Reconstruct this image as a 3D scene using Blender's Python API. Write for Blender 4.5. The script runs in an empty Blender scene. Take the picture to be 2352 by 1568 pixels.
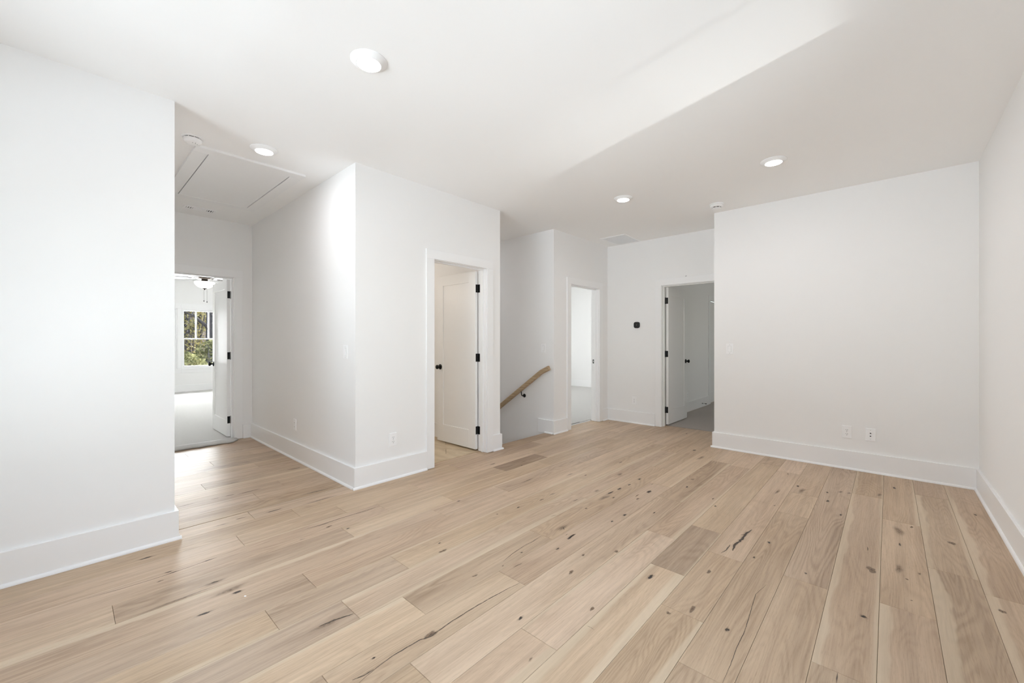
import bpy, bmesh, math, random
from mathutils import Vector, Matrix
PI = math.pi
scene = bpy.context.scene
col = scene.collection

# ------------------------------------------------------------------ camera
cam_d = bpy.data.cameras.new('camera')
cam_d.sensor_width = 36.0
cam_d.lens = 943.35 / 2352 * 36.0
cam_d.clip_start = 0.05
cam_d.clip_end = 300
cam = bpy.data.objects.new('camera', cam_d)
cam.location = (0, 0, 1.2372)
cam.rotation_euler = (PI / 2, 0, 0.7422)
col.objects.link(cam)
scene.camera = cam

# ------------------------------------------------------------------ world, sun, daylight, exposure
vs = scene.view_settings
vs.view_transform = 'Standard'
vs.look = 'None'
vs.gamma = 1.0
vs.use_curve_mapping = False
vs.exposure = 0.44
scene.cycles.use_denoising = True
scene.cycles.max_bounces = 18
scene.cycles.diffuse_bounces = 14
scene.cycles.glossy_bounces = 4
scene.cycles.transparent_max_bounces = 12
scene.cycles.sample_clamp_indirect = 8.0
scene.cycles.use_light_tree = False
scene.cycles.caustics_reflective = False
scene.cycles.caustics_refractive = False
scene.cycles.use_adaptive_sampling = True
scene.cycles.adaptive_threshold = 0.03

world = bpy.data.worlds.new('world')
scene.world = world
world.use_nodes = True
wn = world.node_tree.nodes
wl = world.node_tree.links
wn.clear()
w_out = wn.new('ShaderNodeOutputWorld')
w_bg = wn.new('ShaderNodeBackground')
w_sky = wn.new('ShaderNodeTexSky')
w_sky.sky_type = 'NISHITA'
w_sky.sun_disc = False
w_sky.sun_elevation = math.radians(42)
w_sky.sun_rotation = math.radians(20)
w_bg.inputs['Strength'].default_value = 0.16
wl.new(w_sky.outputs[0], w_bg.inputs['Color'])
wl.new(w_bg.outputs[0], w_out.inputs['Surface'])

sun_d = bpy.data.lights.new('sun', 'SUN')
sun_d.energy = 8.0
sun_d.angle = 0.009
sun_d.color = (1.0, 0.96, 0.9)
sun = bpy.data.objects.new('sun', sun_d)
sun.rotation_euler = Vector((0.9, -1.75, -2.04)).to_track_quat('-Z', 'Y').to_euler()
sun.location = (-16, 8, 14)
col.objects.link(sun)


def daylight(name, loc, aim, sx, sy, watts, color=(0.965, 0.965, 1.0), spread=180):
    """area lamp outside a window opening"""
    d = bpy.data.lights.new(name, 'AREA')
    d.shape = 'RECTANGLE'
    d.size, d.size_y = sx, sy
    d.energy = watts
    d.color = color
    d.spread = math.radians(spread)
    o = bpy.data.objects.new(name, d)
    o.location = loc
    o.rotation_euler = (Vector(aim)).to_track_quat('-Z', 'Y').to_euler()
    col.objects.link(o)
    return o


# windows of the main room (behind and beside the camera): sky light, and a lamp added low outside to brighten the ceiling
COOL, GREY = (0.835, 0.905, 1.0), (0.85, 0.91, 1.0)
daylight('daylight_back_window', (-1.5, -1.42, 1.5), (0, 1, -0.35), 2.9, 1.75, 26, COOL)
daylight('ceiling_fill_back', (-1.5, -6.4, -0.9), (0, 1, 0.38), 7.0, 3.2, 690, GREY)
daylight('daylight_side_window', (0.98, 0.95, 1.42), (-1, 0, 0), 2.8, 1.55, 36, COOL)
# slim added lamp standing in for reflected sun; makes the streak on the ceiling
daylight('ceiling_streak_lamp', (4.05, 1.39, -0.9), (-3.5, 0.95, 2.5), 0.05, 0.9, 1.0, (0.97, 0.98, 1.0), spread=15)
# windows of the bedrooms seen through the doors
daylight('daylight_bedroom_window', (-13.15, 1.35, 1.3), (1, 0, 0.1), 2.7, 1.5, 430)
daylight('daylight_guest_window', (-8.4, 6.9, 1.45), (1, 0, 0.1), 2.6, 1.5, 105)
daylight('dim_room_fill', (1.32, 8.2, 1.45), (-1, 0, 0), 1.0, 1.2, 19, (1.0, 0.975, 0.93))  # unseen lamp added to lift the level of the dim room

# ------------------------------------------------------------------ plan (metres; camera stands at x = y = 0)
H = 2.74
T = 0.115
XL, XR, XF, XH = -3.297, 0.5553, -1.5077, -6.0994
YA, YB, YC, YD, YE, YF = 0.4677, 1.6514, 3.3908, 4.4208, 5.8458, 5.1519
YBACK = -1.0
BB_H, BB_T, SHOE = 0.1787, 0.018, 0.0315
BED_X0, BED_Y0, BED_Y1 = -12.7, -2.4, 3.4
GST_X0, GST_Y1 = -8.0, 9.55
R3_X0, R3_X1, R3_Y1 = -2.60, 0.9, 9.7

# ------------------------------------------------------------------ node helpers and materials


class NB:
    def __init__(self, name):
        self.m = bpy.data.materials.new(name)
        self.m.use_nodes = True
        self.t = self.m.node_tree
        self.t.nodes.clear()
        self.out = self.t.nodes.new('ShaderNodeOutputMaterial')

    def n(self, kind, **kw):
        nd = self.t.nodes.new(kind)
        for k, v in kw.items():
            setattr(nd, k, v)
        return nd

    def put(self, sock, v):
        if hasattr(v, 'default_value') or hasattr(v, 'is_linked'):
            self.t.links.new(v, sock)
        else:
            sock.default_value = v

    def math(self, op, a, b=0.0, clamp=False):
        nd = self.n('ShaderNodeMath', operation=op, use_clamp=clamp)
        self.put(nd.inputs[0], a)
        self.put(nd.inputs[1], b)
        return nd.outputs[0]

    def vmath(self, op, a, b):
        nd = self.n('ShaderNodeVectorMath', operation=op)
        self.put(nd.inputs[0], a)
        self.put(nd.inputs[1], b)
        return nd.outputs[0]

    def noise(self, vec, scale=1.0, detail=2.0, rough=0.5, dist=0.0):
        nd = self.n('ShaderNodeTexNoise')
        self.put(nd.inputs['Vector'], vec)
        nd.inputs['Scale'].default_value = scale
        nd.inputs['Detail'].default_value = detail
        nd.inputs['Roughness'].default_value = rough
        nd.inputs['Distortion'].default_value = dist
        return nd.outputs['Fac']

    def smooth(self, v, lo, hi, a=0.0, b=1.0):
        nd = self.n('ShaderNodeMapRange', interpolation_type='SMOOTHSTEP')
        self.put(nd.inputs['Value'], v)
        self.put(nd.inputs['From Min'], lo)
        self.put(nd.inputs['From Max'], hi)
        self.put(nd.inputs['To Min'], a)
        self.put(nd.inputs['To Max'], b)
        return nd.outputs[0]

    def mix(self, fac, a, b, blend='MIX'):
        nd = self.n('ShaderNodeMix', data_type='RGBA', blend_type=blend)
        self.put(nd.inputs[0], fac)
        self.put(nd.inputs[6], a)
        self.put(nd.inputs[7], b)
        return nd.outputs[2]

    def bump(self, h, strength, dist):
        nd = self.n('ShaderNodeBump')
        self.put(nd.inputs['Height'], h)
        nd.inputs['Strength'].default_value = strength
        nd.inputs['Distance'].default_value = dist
        return nd.outputs[0]

    def bsdf(self, color, rough, spec=0.5, metal=0.0, normal=None):
        b = self.n('ShaderNodeBsdfPrincipled')
        self.put(b.inputs['Base Color'], color)
        self.put(b.inputs['Roughness'], rough)
        b.inputs['Specular IOR Level'].default_value = spec
        b.inputs['Metallic'].default_value = metal
        if normal is not None:
            self.put(b.inputs['Normal'], normal)
        return b

    def done(self, shader):
        self.t.links.new(shader, self.out.inputs['Surface'])
        return self.m


def lin(r, g, b):
    f = lambda c: (c / 255 / 12.92) if c / 255 <= 0.04045 else ((c / 255 + 0.055) / 1.055) ** 2.4
    return (f(r), f(g), f(b), 1.0)


def paint(name, c, rough, spec, bscale, bstr, vary=0.015):
    """painted surface with a faint tone drift"""
    k = NB(name)
    geo = k.n('ShaderNodeNewGeometry').outputs['Position']
    drift = k.noise(geo, 0.7, 1)
    dark = tuple(v * (1 - vary) for v in c[:3]) + (1,)
    colr = k.mix(drift, dark, c)
    return k.done(k.bsdf(colr, rough, spec).outputs[0])


def plain(name, c, rough=0.5, spec=0.5, metal=0.0, scale=30, vary=0.06):
    k = NB(name)
    co = k.n('ShaderNodeTexCoord').outputs['Object']
    colr = k.mix(k.noise(co, scale, 3), tuple(v * (1 - vary) for v in c[:3]) + (1,), c)
    return k.done(k.bsdf(colr, rough, spec, metal).outputs[0])


M = {}
M['wall'] = paint('wall_paint', (0.882, 0.878, 0.872, 1), 0.75, 0.25, 350, 0.12)
M['ceiling'] = paint('ceiling_paint', (0.93, 0.928, 0.922, 1), 0.9, 0.15, 250, 0.10)
M['trim'] = paint('trim_paint', (0.89, 0.89, 0.89, 1), 0.32, 0.45, 60, 0.05, 0.008)
M['door'] = paint('door_paint', (0.88, 0.877, 0.87, 1), 0.38, 0.4, 120, 0.04, 0.01)
M['plastic'] = plain('white_plastic', (0.92, 0.92, 0.925, 1), 0.35, 0.5, 0, 60, 0.02)
M['plastic_dim'] = plain('grey_plastic', (0.42, 0.42, 0.41, 1), 0.4, 0.5, 0, 60, 0.03)
M['black'] = plain('black_hardware', (0.012, 0.012, 0.012, 1), 0.42, 0.4, 0.3, 90, 0.3)
M['slot'] = plain('slot_dark', (0.03, 0.03, 0.03, 1), 0.8, 0.2)
M['screen'] = plain('glass_black', (0.008, 0.008, 0.010, 1), 0.12, 0.5)
M['bronze'] = plain('fan_bronze', (0.06, 0.048, 0.04, 1), 0.35, 0.5, 0.7)
M['blade'] = plain('fan_blade_wood', (0.10, 0.085, 0.075, 1), 0.5, 0.4, 0, 12, 0.3)
M['steel'] = plain('nickel', (0.5, 0.5, 0.5, 1), 0.3, 0.5, 1.0)
M['subfloor'] = plain('subfloor_board', (0.10, 0.075, 0.05, 1), 0.9, 0.1, 0, 6, 0.3)
M['bulb_glass'] = None


def emitter(name, c, s):
    k = NB(name)
    e = k.n('ShaderNodeEmission')
    co = k.n('ShaderNodeTexCoord').outputs['Object']
    k.put(e.inputs['Color'], k.mix(k.noise(co, 20, 1), c, tuple(min(1, v * 1.01) for v in c[:3]) + (1,)))
    e.inputs['Strength'].default_value = s
    return k.done(e.outputs[0])


M['lens'] = emitter('lamp_lens', (1.0, 0.97, 0.92, 1), 14.0)
M['fan_bowl'] = emitter('fan_bowl_glass', (1.0, 0.96, 0.9, 1), 3.0)

k = NB('window_glass')
tr = k.n('ShaderNodeBsdfTransparent')
tr.inputs[0].default_value = (0.96, 0.98, 0.97, 1)
gl = k.n('ShaderNodeBsdfGlossy')
gl.inputs['Roughness'].default_value = 0.02
mx = k.n('ShaderNodeMixShader')
fr = k.n('ShaderNodeFresnel')
fr.inputs[0].default_value = 1.2
k.put(mx.inputs[0], fr.outputs[0])
k.put(mx.inputs[1], tr.outputs[0])
k.put(mx.inputs[2], gl.outputs[0])
M['glass'] = k.done(mx.outputs[0])

# oak plank: per-plank tone (object colour), sapwood bands (object properties sap_l, sap_r, ring)
k = NB('white_oak_plank')
oi = k.n('ShaderNodeObjectInfo')
tc = k.n('ShaderNodeTexCoord').outputs['Object']
cmb = k.n('ShaderNodeCombineXYZ')
k.put(cmb.inputs[0], k.math('MULTIPLY', oi.outputs['Random'], 37.0))
k.put(cmb.inputs[1], k.math('MULTIPLY', oi.outputs['Random'], 113.0))
k.put(cmb.inputs[2], k.math('MULTIPLY', oi.outputs['Random'], 11.0))
v = k.vmath('ADD', tc, cmb.outputs[0])
sep = k.n('ShaderNodeSeparateXYZ')
k.put(sep.inputs[0], tc)


def objprop(nm):
    a = k.n('ShaderNodeAttribute', attribute_type='OBJECT', attribute_name=nm)
    return a.outputs['Fac']


low = k.noise(k.vmath('MULTIPLY', v, (5.5, 0.62, 1.0)), 1.0, 2.0, 0.45, 0.35)
ringv = k.math('FRACT', k.math('MULTIPLY', low, 24.0))
ring = k.smooth(k.math('ABSOLUTE', k.math('SUBTRACT', ringv, 0.5)), 0.10, 0.5)
wide = k.noise(k.vmath('MULTIPLY', v, (3.0, 0.8, 1.0)), 1.0, 2.0)
mid = k.noise(k.vmath('MULTIPLY', v, (26.0, 0.9, 1.0)), 1.0, 3.0, 0.55, 0.2)
fine = k.noise(k.vmath('MULTIPLY', v, (170.0, 4.0, 1.0)), 1.0, 2.0)
pore = k.noise(k.vmath('MULTIPLY', v, (420.0, 22.0, 1.0)), 1.0, 1.0)
base = oi.outputs['Color']
c1 = k.mix(k.smooth(wide, 0.3, 0.7), k.mix(1.0, base, (0.86, 0.83, 0.80, 1), 'MULTIPLY'), base)
c2 = k.mix(k.smooth(mid, 0.28, 0.72), k.mix(1.0, c1, (0.86, 0.84, 0.82, 1), 'MULTIPLY'), k.mix(1.0, c1, (1.05, 1.045, 1.03, 1), 'MULTIPLY'))
ringamt = k.math('MULTIPLY', ring, k.math('MULTIPLY', objprop('ring'), k.smooth(wide, 0.35, 0.62, 1.0, 0.35)))
c3 = k.mix(ringamt, c2, k.mix(1.0, c2, (0.64, 0.59, 0.55, 1), 'MULTIPLY'))
c4 = k.mix(k.math('MULTIPLY', k.smooth(fine, 0.35, 0.75), 0.24), c3, k.mix(1.0, c3, (0.62, 0.57, 0.52, 1), 'MULTIPLY'))
c5 = k.mix(k.math('MULTIPLY', k.smooth(pore, 0.56, 0.74), 0.26), c4, k.mix(1.0, c4, (0.5, 0.46, 0.42, 1), 'MULTIPLY'))
edge_n = k.noise(k.vmath('MULTIPLY', v, (0.0, 0.62, 0.0)), 1.0, 2.0, 0.5)
edge_w2 = k.noise(k.vmath('MULTIPLY', v, (0.0, 3.1, 0.0)), 1.0, 2.0, 0.6)
edge_w = k.smooth(edge_n, 0.25, 0.75, 0.1, 1.25)
dl = k.math('ADD', sep.outputs['X'], 0.0948)
dr = k.math('SUBTRACT', 0.0948, sep.outputs['X'])
wl_ = k.math('MULTIPLY', objprop('sap_l'), k.math('MULTIPLY', edge_w, k.smooth(edge_w2, 0.3, 0.7, 0.75, 1.25)))
wr_ = k.math('MULTIPLY', objprop('sap_r'), k.smooth(edge_n, 0.25, 0.75, 1.25, 0.1))
sl = k.math('SUBTRACT', 1.0, k.smooth(k.math('SUBTRACT', dl, wl_), -0.007, 0.007))
sr = k.math('SUBTRACT', 1.0, k.smooth(k.math('SUBTRACT', dr, wr_), -0.007, 0.007))
sap = k.math('MULTIPLY', k.math('MAXIMUM', sl, sr), 0.62)
sapc = k.mix(k.smooth(mid, 0.3, 0.7), (0.60, 0.485, 0.345, 1), (0.67, 0.555, 0.41, 1))
c6 = k.mix(sap, c5, sapc)
rg = k.smooth(fine, 0.3, 0.8, 0.44, 0.55)
nrm = k.bump(k.math('ADD', k.math('MULTIPLY', fine, 0.6), k.math('MULTIPLY', ring, 0.3)), 0.12, 0.0006)
M['oak'] = k.done(k.bsdf(c6, rg, 0.5, normal=nrm).outputs[0])

# knots and checks in the oak: stain fades out by the mesh's own "stain" attribute
for nm, cc in (('oak_knot', (0.040, 0.034, 0.033, 1)), ('oak_stain', (0.190, 0.132, 0.090, 1))):
    k = NB(nm)
    at = k.n('ShaderNodeAttribute', attribute_type='GEOMETRY', attribute_name='stain')
    geo = k.n('ShaderNodeNewGeometry').outputs['Position']
    nz = k.noise(k.vmath('MULTIPLY', geo, (260, 60, 1)), 1.0, 3)
    b = k.bsdf(k.mix(nz, cc, tuple(v * 1.7 for v in cc[:3]) + (1,)), 0.5, 0.3)
    t_ = k.n('ShaderNodeBsdfTransparent')
    mx = k.n('ShaderNodeMixShader')
    fac = k.math('MULTIPLY', k.smooth(at.outputs['Fac'], 0.0, 1.0), k.smooth(nz, 0.25, 0.65, 0.35, 1.0))
    k.put(mx.inputs[0], fac)
    k.put(mx.inputs[1], t_.outputs[0])
    k.put(mx.inputs[2], b.outputs[0])
    M[nm] = k.done(mx.outputs[0])

# smooth oak for the handrail and stair nosing
k = NB('oak_rail')
tc = k.n('ShaderNodeTexCoord').outputs['Object']
g1 = k.noise(k.vmath('MULTIPLY', tc, (3, 60, 60)), 1.0, 3, 0.5, 0.3)
M['oak_rail'] = k.done(k.bsdf(k.mix(k.smooth(g1, 0.3, 0.7), (0.36, 0.25, 0.15, 1), (0.52, 0.39, 0.25, 1)), 0.45, 0.35).outputs[0])

# carpet
def carpet(name, a, b):
    k = NB(name)
    geo = k.n('ShaderNodeNewGeometry').outputs['Position']
    n1 = k.noise(geo, 420, 2, 0.7)
    n2 = k.noise(k.vmath('MULTIPLY', geo, (30, 90, 30)), 1.0, 3)
    cc = k.mix(k.smooth(n1, 0.3, 0.7), a, b)
    cc = k.mix(k.math('MULTIPLY', k.smooth(n2, 0.4, 0.75), 0.25), cc, a)
    nr = k.bump(k.math('ADD', n1, k.math('MULTIPLY', n2, 0.7)), 0.9, 0.006)
    return k.done(k.bsdf(cc, 0.95, 0.1, normal=nr).outputs[0])


M['carpet'] = carpet('pale_carpet', (0.58, 0.565, 0.545, 1), (0.74, 0.725, 0.705, 1))
M['carpet_grey'] = carpet('greige_carpet', (0.44, 0.40, 0.37, 1), (0.64, 0.59, 0.55, 1))

# bath tile
k = NB('stone_tile')
tc = k.n('ShaderNodeTexCoord').outputs['Object']
oi = k.n('ShaderNodeObjectInfo')
cm = k.n('ShaderNodeCombineXYZ')
k.put(cm.inputs[0], k.math('MULTIPLY', oi.outputs['Random'], 19.0))
vv = k.vmath('ADD', tc, cm.outputs[0])
n1 = k.noise(k.vmath('MULTIPLY', vv, (1.5, 9, 1)), 1.0, 4, 0.55, 0.8)
M['tile'] = k.done(k.bsdf(k.mix(k.smooth(n1, 0.3, 0.7), (0.52, 0.40, 0.26, 1), (0.66, 0.54, 0.38, 1)), 0.4, 0.4).outputs[0])
M['grout'] = plain('grout', (0.42, 0.35, 0.26, 1), 0.9, 0.1)

# outdoors
def leafy(name, a, b):
    k = NB(name)
    geo = k.n('ShaderNodeNewGeometry').outputs['Position']
    cc = k.mix(k.smooth(k.noise(geo, 5.5, 3), 0.35, 0.65), a, b)
    bs = k.bsdf(cc, 0.6, 0.3)
    tl = k.n('ShaderNodeBsdfTranslucent')
    k.put(tl.inputs[0], cc)
    mx = k.n('ShaderNodeMixShader')
    mx.inputs[0].default_value = 0.4
    k.put(mx.inputs[1], bs.outputs[0])
    k.put(mx.inputs[2], tl.outputs[0])
    return k.done(mx.outputs[0])


M['leaf_green'] = leafy('leaf_green', (0.13, 0.14, 0.06, 1), (0.46, 0.45, 0.24, 1))
M['leaf_yellow'] = leafy('leaf_yellow', (0.36, 0.30, 0.10, 1), (0.62, 0.57, 0.32, 1))
M['leaf_grey'] = leafy('leaf_grey', (0.20, 0.175, 0.18, 1), (0.42, 0.38, 0.38, 1))
M['bark'] = plain('bark_grey', (0.21, 0.195, 0.20, 1), 0.9, 0.1, 0, 9, 0.6)
M['litter'] = plain('leaf_litter', (0.24, 0.205, 0.19, 1), 0.95, 0.1, 0, 3, 0.5)

# ------------------------------------------------------------------ geometry helpers


def tag(o, label=None, cat=None, group=None, kind=None):
    if label:
        o['label'] = label
    if cat:
        o['category'] = cat
    if group:
        o['group'] = group
    if kind:
        o['kind'] = kind
    return o


def empty(name, loc=(0, 0, 0), rz=0.0, parent=None):
    o = bpy.data.objects.new(name, None)
    o.empty_display_size = 0.1
    o.location = loc
    o.rotation_euler = (0, 0, rz)
    col.objects.link(o)
    if parent is not None:
        o.parent = parent
    return o


def add_box(bm, x0, x1, y0, y1, z0, z1, bevel=0.0, mi=0, seg=1):
    if x1 < x0: x0, x1 = x1, x0
    if y1 < y0: y0, y1 = y1, y0
    if z1 < z0: z0, z1 = z1, z0
    b2 = bmesh.new()
    vs_ = [b2.verts.new(p) for p in ((x0, y0, z0), (x1, y0, z0), (x1, y1, z0), (x0, y1, z0), (x0, y0, z1), (x1, y0, z1), (x1, y1, z1), (x0, y1, z1))]
    for f in ((3, 2, 1, 0), (4, 5, 6, 7), (0, 1, 5, 4), (1, 2, 6, 5), (2, 3, 7, 6), (3, 0, 4, 7)):
        b2.faces.new([vs_[i] for i in f])
    if bevel > 0:
        bmesh.ops.bevel(b2, geom=list(b2.edges), offset=bevel, segments=seg, affect='EDGES', profile=0.5)
    join(bm, b2, mi)
    b2.free()


def join(bm, b2, mi=0):
    mp = {}
    for vtx in b2.verts:
        mp[vtx] = bm.verts.new(vtx.co)
    for f in b2.faces:
        nf = bm.faces.new([mp[x] for x in f.verts])
        nf.material_index = mi
        nf.smooth = f.smooth


def add_lathe(bm, prof, n=24, axis='Z', center=(0, 0, 0), mi=0, smooth=True, scale=(1, 1)):
    """profile of (radius, height) turned about an axis"""
    rings = []
    cx, cy, cz = center
    for r, h in prof:
        ring = []
        for i in range(n):
            a = 2 * PI * i / n
            u, w = r * math.cos(a) * scale[0], r * math.sin(a) * scale[1]
            if axis == 'Z': p = (cx + u, cy + w, cz + h)
            elif axis == 'Y': p = (cx + u, cy + h, cz + w)
            else: p = (cx + h, cy + u, cz + w)
            ring.append(bm.verts.new(p))
        rings.append(ring)
    fs = []
    for a, b in zip(rings, rings[1:]):
        for i in range(n):
            j = (i + 1) % n
            fs.append(bm.faces.new((a[i], a[j], b[j], b[i])))
    for ring in (rings[0], rings[-1]):
        fs.append(bm.faces.new(ring))
    for f in fs:
        f.material_index = mi
        f.smooth = smooth and len(f.verts) == 4


def add_tube(bm, pts, rad, n=8, mi=0, caps=True):
    pts = [Vector(p) for p in pts]
    if not hasattr(rad, '__len__'):
        rad = [rad] * len(pts)
    rings = []
    up = Vector((0, 0, 1))
    for i, p in enumerate(pts):
        d = (pts[min(i + 1, len(pts) - 1)] - pts[max(i - 1, 0)]).normalized()
        a = d.cross(up)
        if a.length < 1e-4:
            a = d.cross(Vector((1, 0, 0)))
        a.normalize()
        b = d.cross(a)
        rings.append([bm.verts.new(p + (a * math.cos(2 * PI * q / n) + b * math.sin(2 * PI * q / n)) * rad[i]) for q in range(n)])
    for a, b in zip(rings, rings[1:]):
        for i in range(n):
            j = (i + 1) % n
            f = bm.faces.new((a[i], a[j], b[j], b[i]))
            f.smooth = True
            f.material_index = mi
    if caps:
        for r_ in (rings[0], rings[-1]):
            bm.faces.new(r_).material_index = mi


def add_prism(bm, poly, a0, a1, axis='Y', mi=0):
    """polygon (u, w) pulled along an axis: axis Y uses (x, z), X uses (y, z), Z uses (x, y)"""
    def P(u, w, t):
        return {'Y': (u, t, w), 'X': (t, u, w), 'Z': (u, w, t)}[axis]
    A = [bm.verts.new(P(u, w, a0)) for u, w in poly]
    B = [bm.verts.new(P(u, w, a1)) for u, w in poly]
    n = len(poly)
    fs = [bm.faces.new(A), bm.faces.new(B)]
    for i in range(n):
        fs.append(bm.faces.new((A[i], A[(i + 1) % n], B[(i + 1) % n], B[i])))
    for f in fs:
        f.material_index = mi


def obj(name, bm, mats, parent=None, loc=(0, 0, 0), rz=0.0):
    bmesh.ops.recalc_face_normals(bm, faces=list(bm.faces))
    me = bpy.data.meshes.new(name)
    bm.to_mesh(me)
    bm.free()
    for m in (mats if isinstance(mats, (list, tuple)) else [mats]):
        me.materials.append(M[m] if isinstance(m, str) else m)
    o = bpy.data.objects.new(name, me)
    o.location = loc
    o.rotation_euler = (0, 0, rz)
    col.objects.link(o)
    if parent is not None:
        o.parent = parent
    return o


def boxes(name, lst, mat, parent=None, bevel=0.0, loc=(0, 0, 0), rz=0.0):
    bm = bmesh.new()
    for b in lst:
        add_box(bm, *b, bevel=bevel)
    return obj(name, bm, mat, parent, loc, rz)


def copy_tree(o, parent=None):
    c = o.copy()
    col.objects.link(c)
    c.parent = parent
    for ch in list(o.children):
        copy_tree(ch, c)
    return c


def struct(name, lst, mat, label, cat='wall', bevel=0.0):
    return tag(boxes(name, lst, mat, bevel=bevel), label, cat, kind='structure')

# ------------------------------------------------------------------ shell: ceiling, walls
struct('ceiling', [(-12.95, 1.2, -2.6, 10.0, H, H + 0.12)], 'ceiling', 'smooth white painted ceiling over the whole floor', 'ceiling')

# openings: jamb-to-jamb size of each door
D_BATH = (2.459, 3.166, 2.039)
D_BED = (0.684, 1.444, 2.039)
D_GST = (4.812, 5.567, 2.039)
D_FAR = (-2.414, -1.654, 2.039)
J = 0.018


def wall_x(name, x0, x1, y0, y1, label, op=None, z0=0.0, mat='wall'):
    """wall in a plane of constant x with door / window openings (a0, a1, zlow, ztop)"""
    L = []
    cur = y0
    for a0, a1, zl, zt in sorted(op or []):
        L.append((x0, x1, cur, a0, z0, H))
        L.append((x0, x1, a0, a1, zt, H))
        if zl > z0:
            L.append((x0, x1, a0, a1, z0, zl))
        cur = a1
    L.append((x0, x1, cur, y1, z0, H))
    return struct(name, L, mat, label)


def wall_y(name, x0, x1, y0, y1, label, op=None, z0=0.0, mat='wall'):
    L = []
    cur = x0
    for a0, a1, zl, zt in sorted(op or []):
        L.append((cur, a0, y0, y1, z0, H))
        L.append((a0, a1, y0, y1, zt, H))
        if zl > z0:
            L.append((a0, a1, y0, y1, z0, zl))
        cur = a1
    L.append((cur, x1, y0, y1, z0, H))
    return struct(name, L, mat, label)


def dop(d):
    return (d[0] - J, d[1] + J, -0.02, d[2] + J)


SW = [(-0.45, 0.90, 0.60, 2.20), (1.00, 2.35, 0.60, 2.20)]
BW = [(-2.93, -1.53, 0.50, 2.30), (-1.47, -0.07, 0.50, 2.30)]
BEDW = [(0.84, 1.866, 0.575, 2.05), (1.926, 2.79, 0.575, 2.05)]
GSTW = [(5.55, 6.85, 0.6, 2.2), (6.95, 8.25, 0.6, 2.2)]
wall_x('wall_left', XL - T, XL, YBACK - T, YA, 'plain white wall nearest the camera, ending at the side hall')
wall_y('wall_hall_near', XH, XL - T, YA - T, YA, 'white wall along the near side of the side hall')
wall_x('wall_hall_end', XH - T, XH, BED_Y0 - T, BED_Y1 + T, 'white end wall of the side hall, around the bedroom door', [dop(D_BED)])
wall_y('wall_hall_far', XH, XL - T, YB, YB + T, 'white hall wall with a switch near its corner')
wall_x('wall_bath', XL - T, XL, YB, YC, 'white wall with the bathroom door and one outlet', [dop(D_BATH)])
wall_y('wall_stair_near', -6.6, XL - T, YC - T, YC, 'white near wall of the stairwell', z0=-2.9)
wall_y('wall_stair_far', -6.6, XL - T, YD, YD + T, 'white stairwell wall that carries the oak handrail', z0=-2.9)
wall_x('wall_stair_end', -6.6 - T, -6.6, YC - T, YD + T, 'white end wall of the stairwell', z0=-2.9)
wall_x('wall_left_far', XL - T, XL, YD, YE + T, 'white wall with the bright bedroom doorway past the stairs', [dop(D_GST)])
wall_y('wall_far', XL, XF, YE, YE + T, 'white wall with the black thermostat', [dop(D_FAR)])
wall_x('wall_far_return', XF, XF + T, YF, YE + T, 'short white return wall beside the far doorway')
wall_y('wall_front', XF + T, XR, YF, YF + T, 'wide white wall with the switch, outlet and jack plate')
wall_x('wall_right', XR, XR + T, YBACK - T, YF + T, 'white side wall on the right of the room', SW)
wall_y('wall_back', XL, XR, YBACK - T, YBACK, 'white window wall behind the camera', BW)
# bathroom
wall_x('wall_bath_end', -5.9, -5.9 + T, YB + T, YC - T, 'white end wall of the bathroom')
# bedroom past the hall
wall_x('wall_bedroom_window', BED_X0 - T, BED_X0, BED_Y0 - T, BED_Y1 + T, 'white bedroom wall with the tall windows', BEDW)
wall_y('wall_bedroom_near', BED_X0, XH - T, BED_Y0 - T, BED_Y0, 'white near side wall of the bedroom')
wall_y('wall_bedroom_far', BED_X0, XH - T, BED_Y1, BED_Y1 + T, 'white far side wall of the bedroom')
wall_y('wall_bedroom_entry', -7.75, XH - T, 1.69, 1.69 + T, 'short white wall behind the open bedroom door')
# guest bedroom
wall_x('wall_guest_window', GST_X0 - T, GST_X0, YD + T, GST_Y1 + T, 'white window wall of the bright bedroom past the stairs', GSTW)
wall_y('wall_guest_far', GST_X0, XL - T, GST_Y1, GST_Y1 + T, 'white far wall of the bright bedroom past the stairs')
wall_y('wall_guest_near', GST_X0, -6.6 - T, YD, YD + T, 'white near wall of the bright bedroom past the stairs')
wall_x('wall_guest_side', XL - T, XL, YE + T, GST_Y1 + T, 'white side wall of the bright bedroom past the stairs')
# dim room behind the far door
wall_x('wall_dim_left', R3_X0 - T, R3_X0, YE + T, R3_Y1 + T, 'shaded white wall inside the dim room, with a closet door', [(8.60 - J, 9.40, -0.02, 2.05 + J)])
wall_y('wall_dim_far', R3_X0, R3_X1, R3_Y1, R3_Y1 + T, 'shaded white far wall of the dim room')
wall_x('wall_dim_right', R3_X1, R3_X1 + T, YE + T, R3_Y1 + T, 'shaded white window wall of the dim room', [(7.7, 8.7, 0.85, 2.05)])
wall_y('wall_dim_near', XF, R3_X1, YE + T, YE + 2 * T, 'shaded white near wall of the dim room')
wall_x('wall_closet_back', -3.17, -3.15, 8.3, R3_Y1, 'dark back of the closet behind its door')

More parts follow.
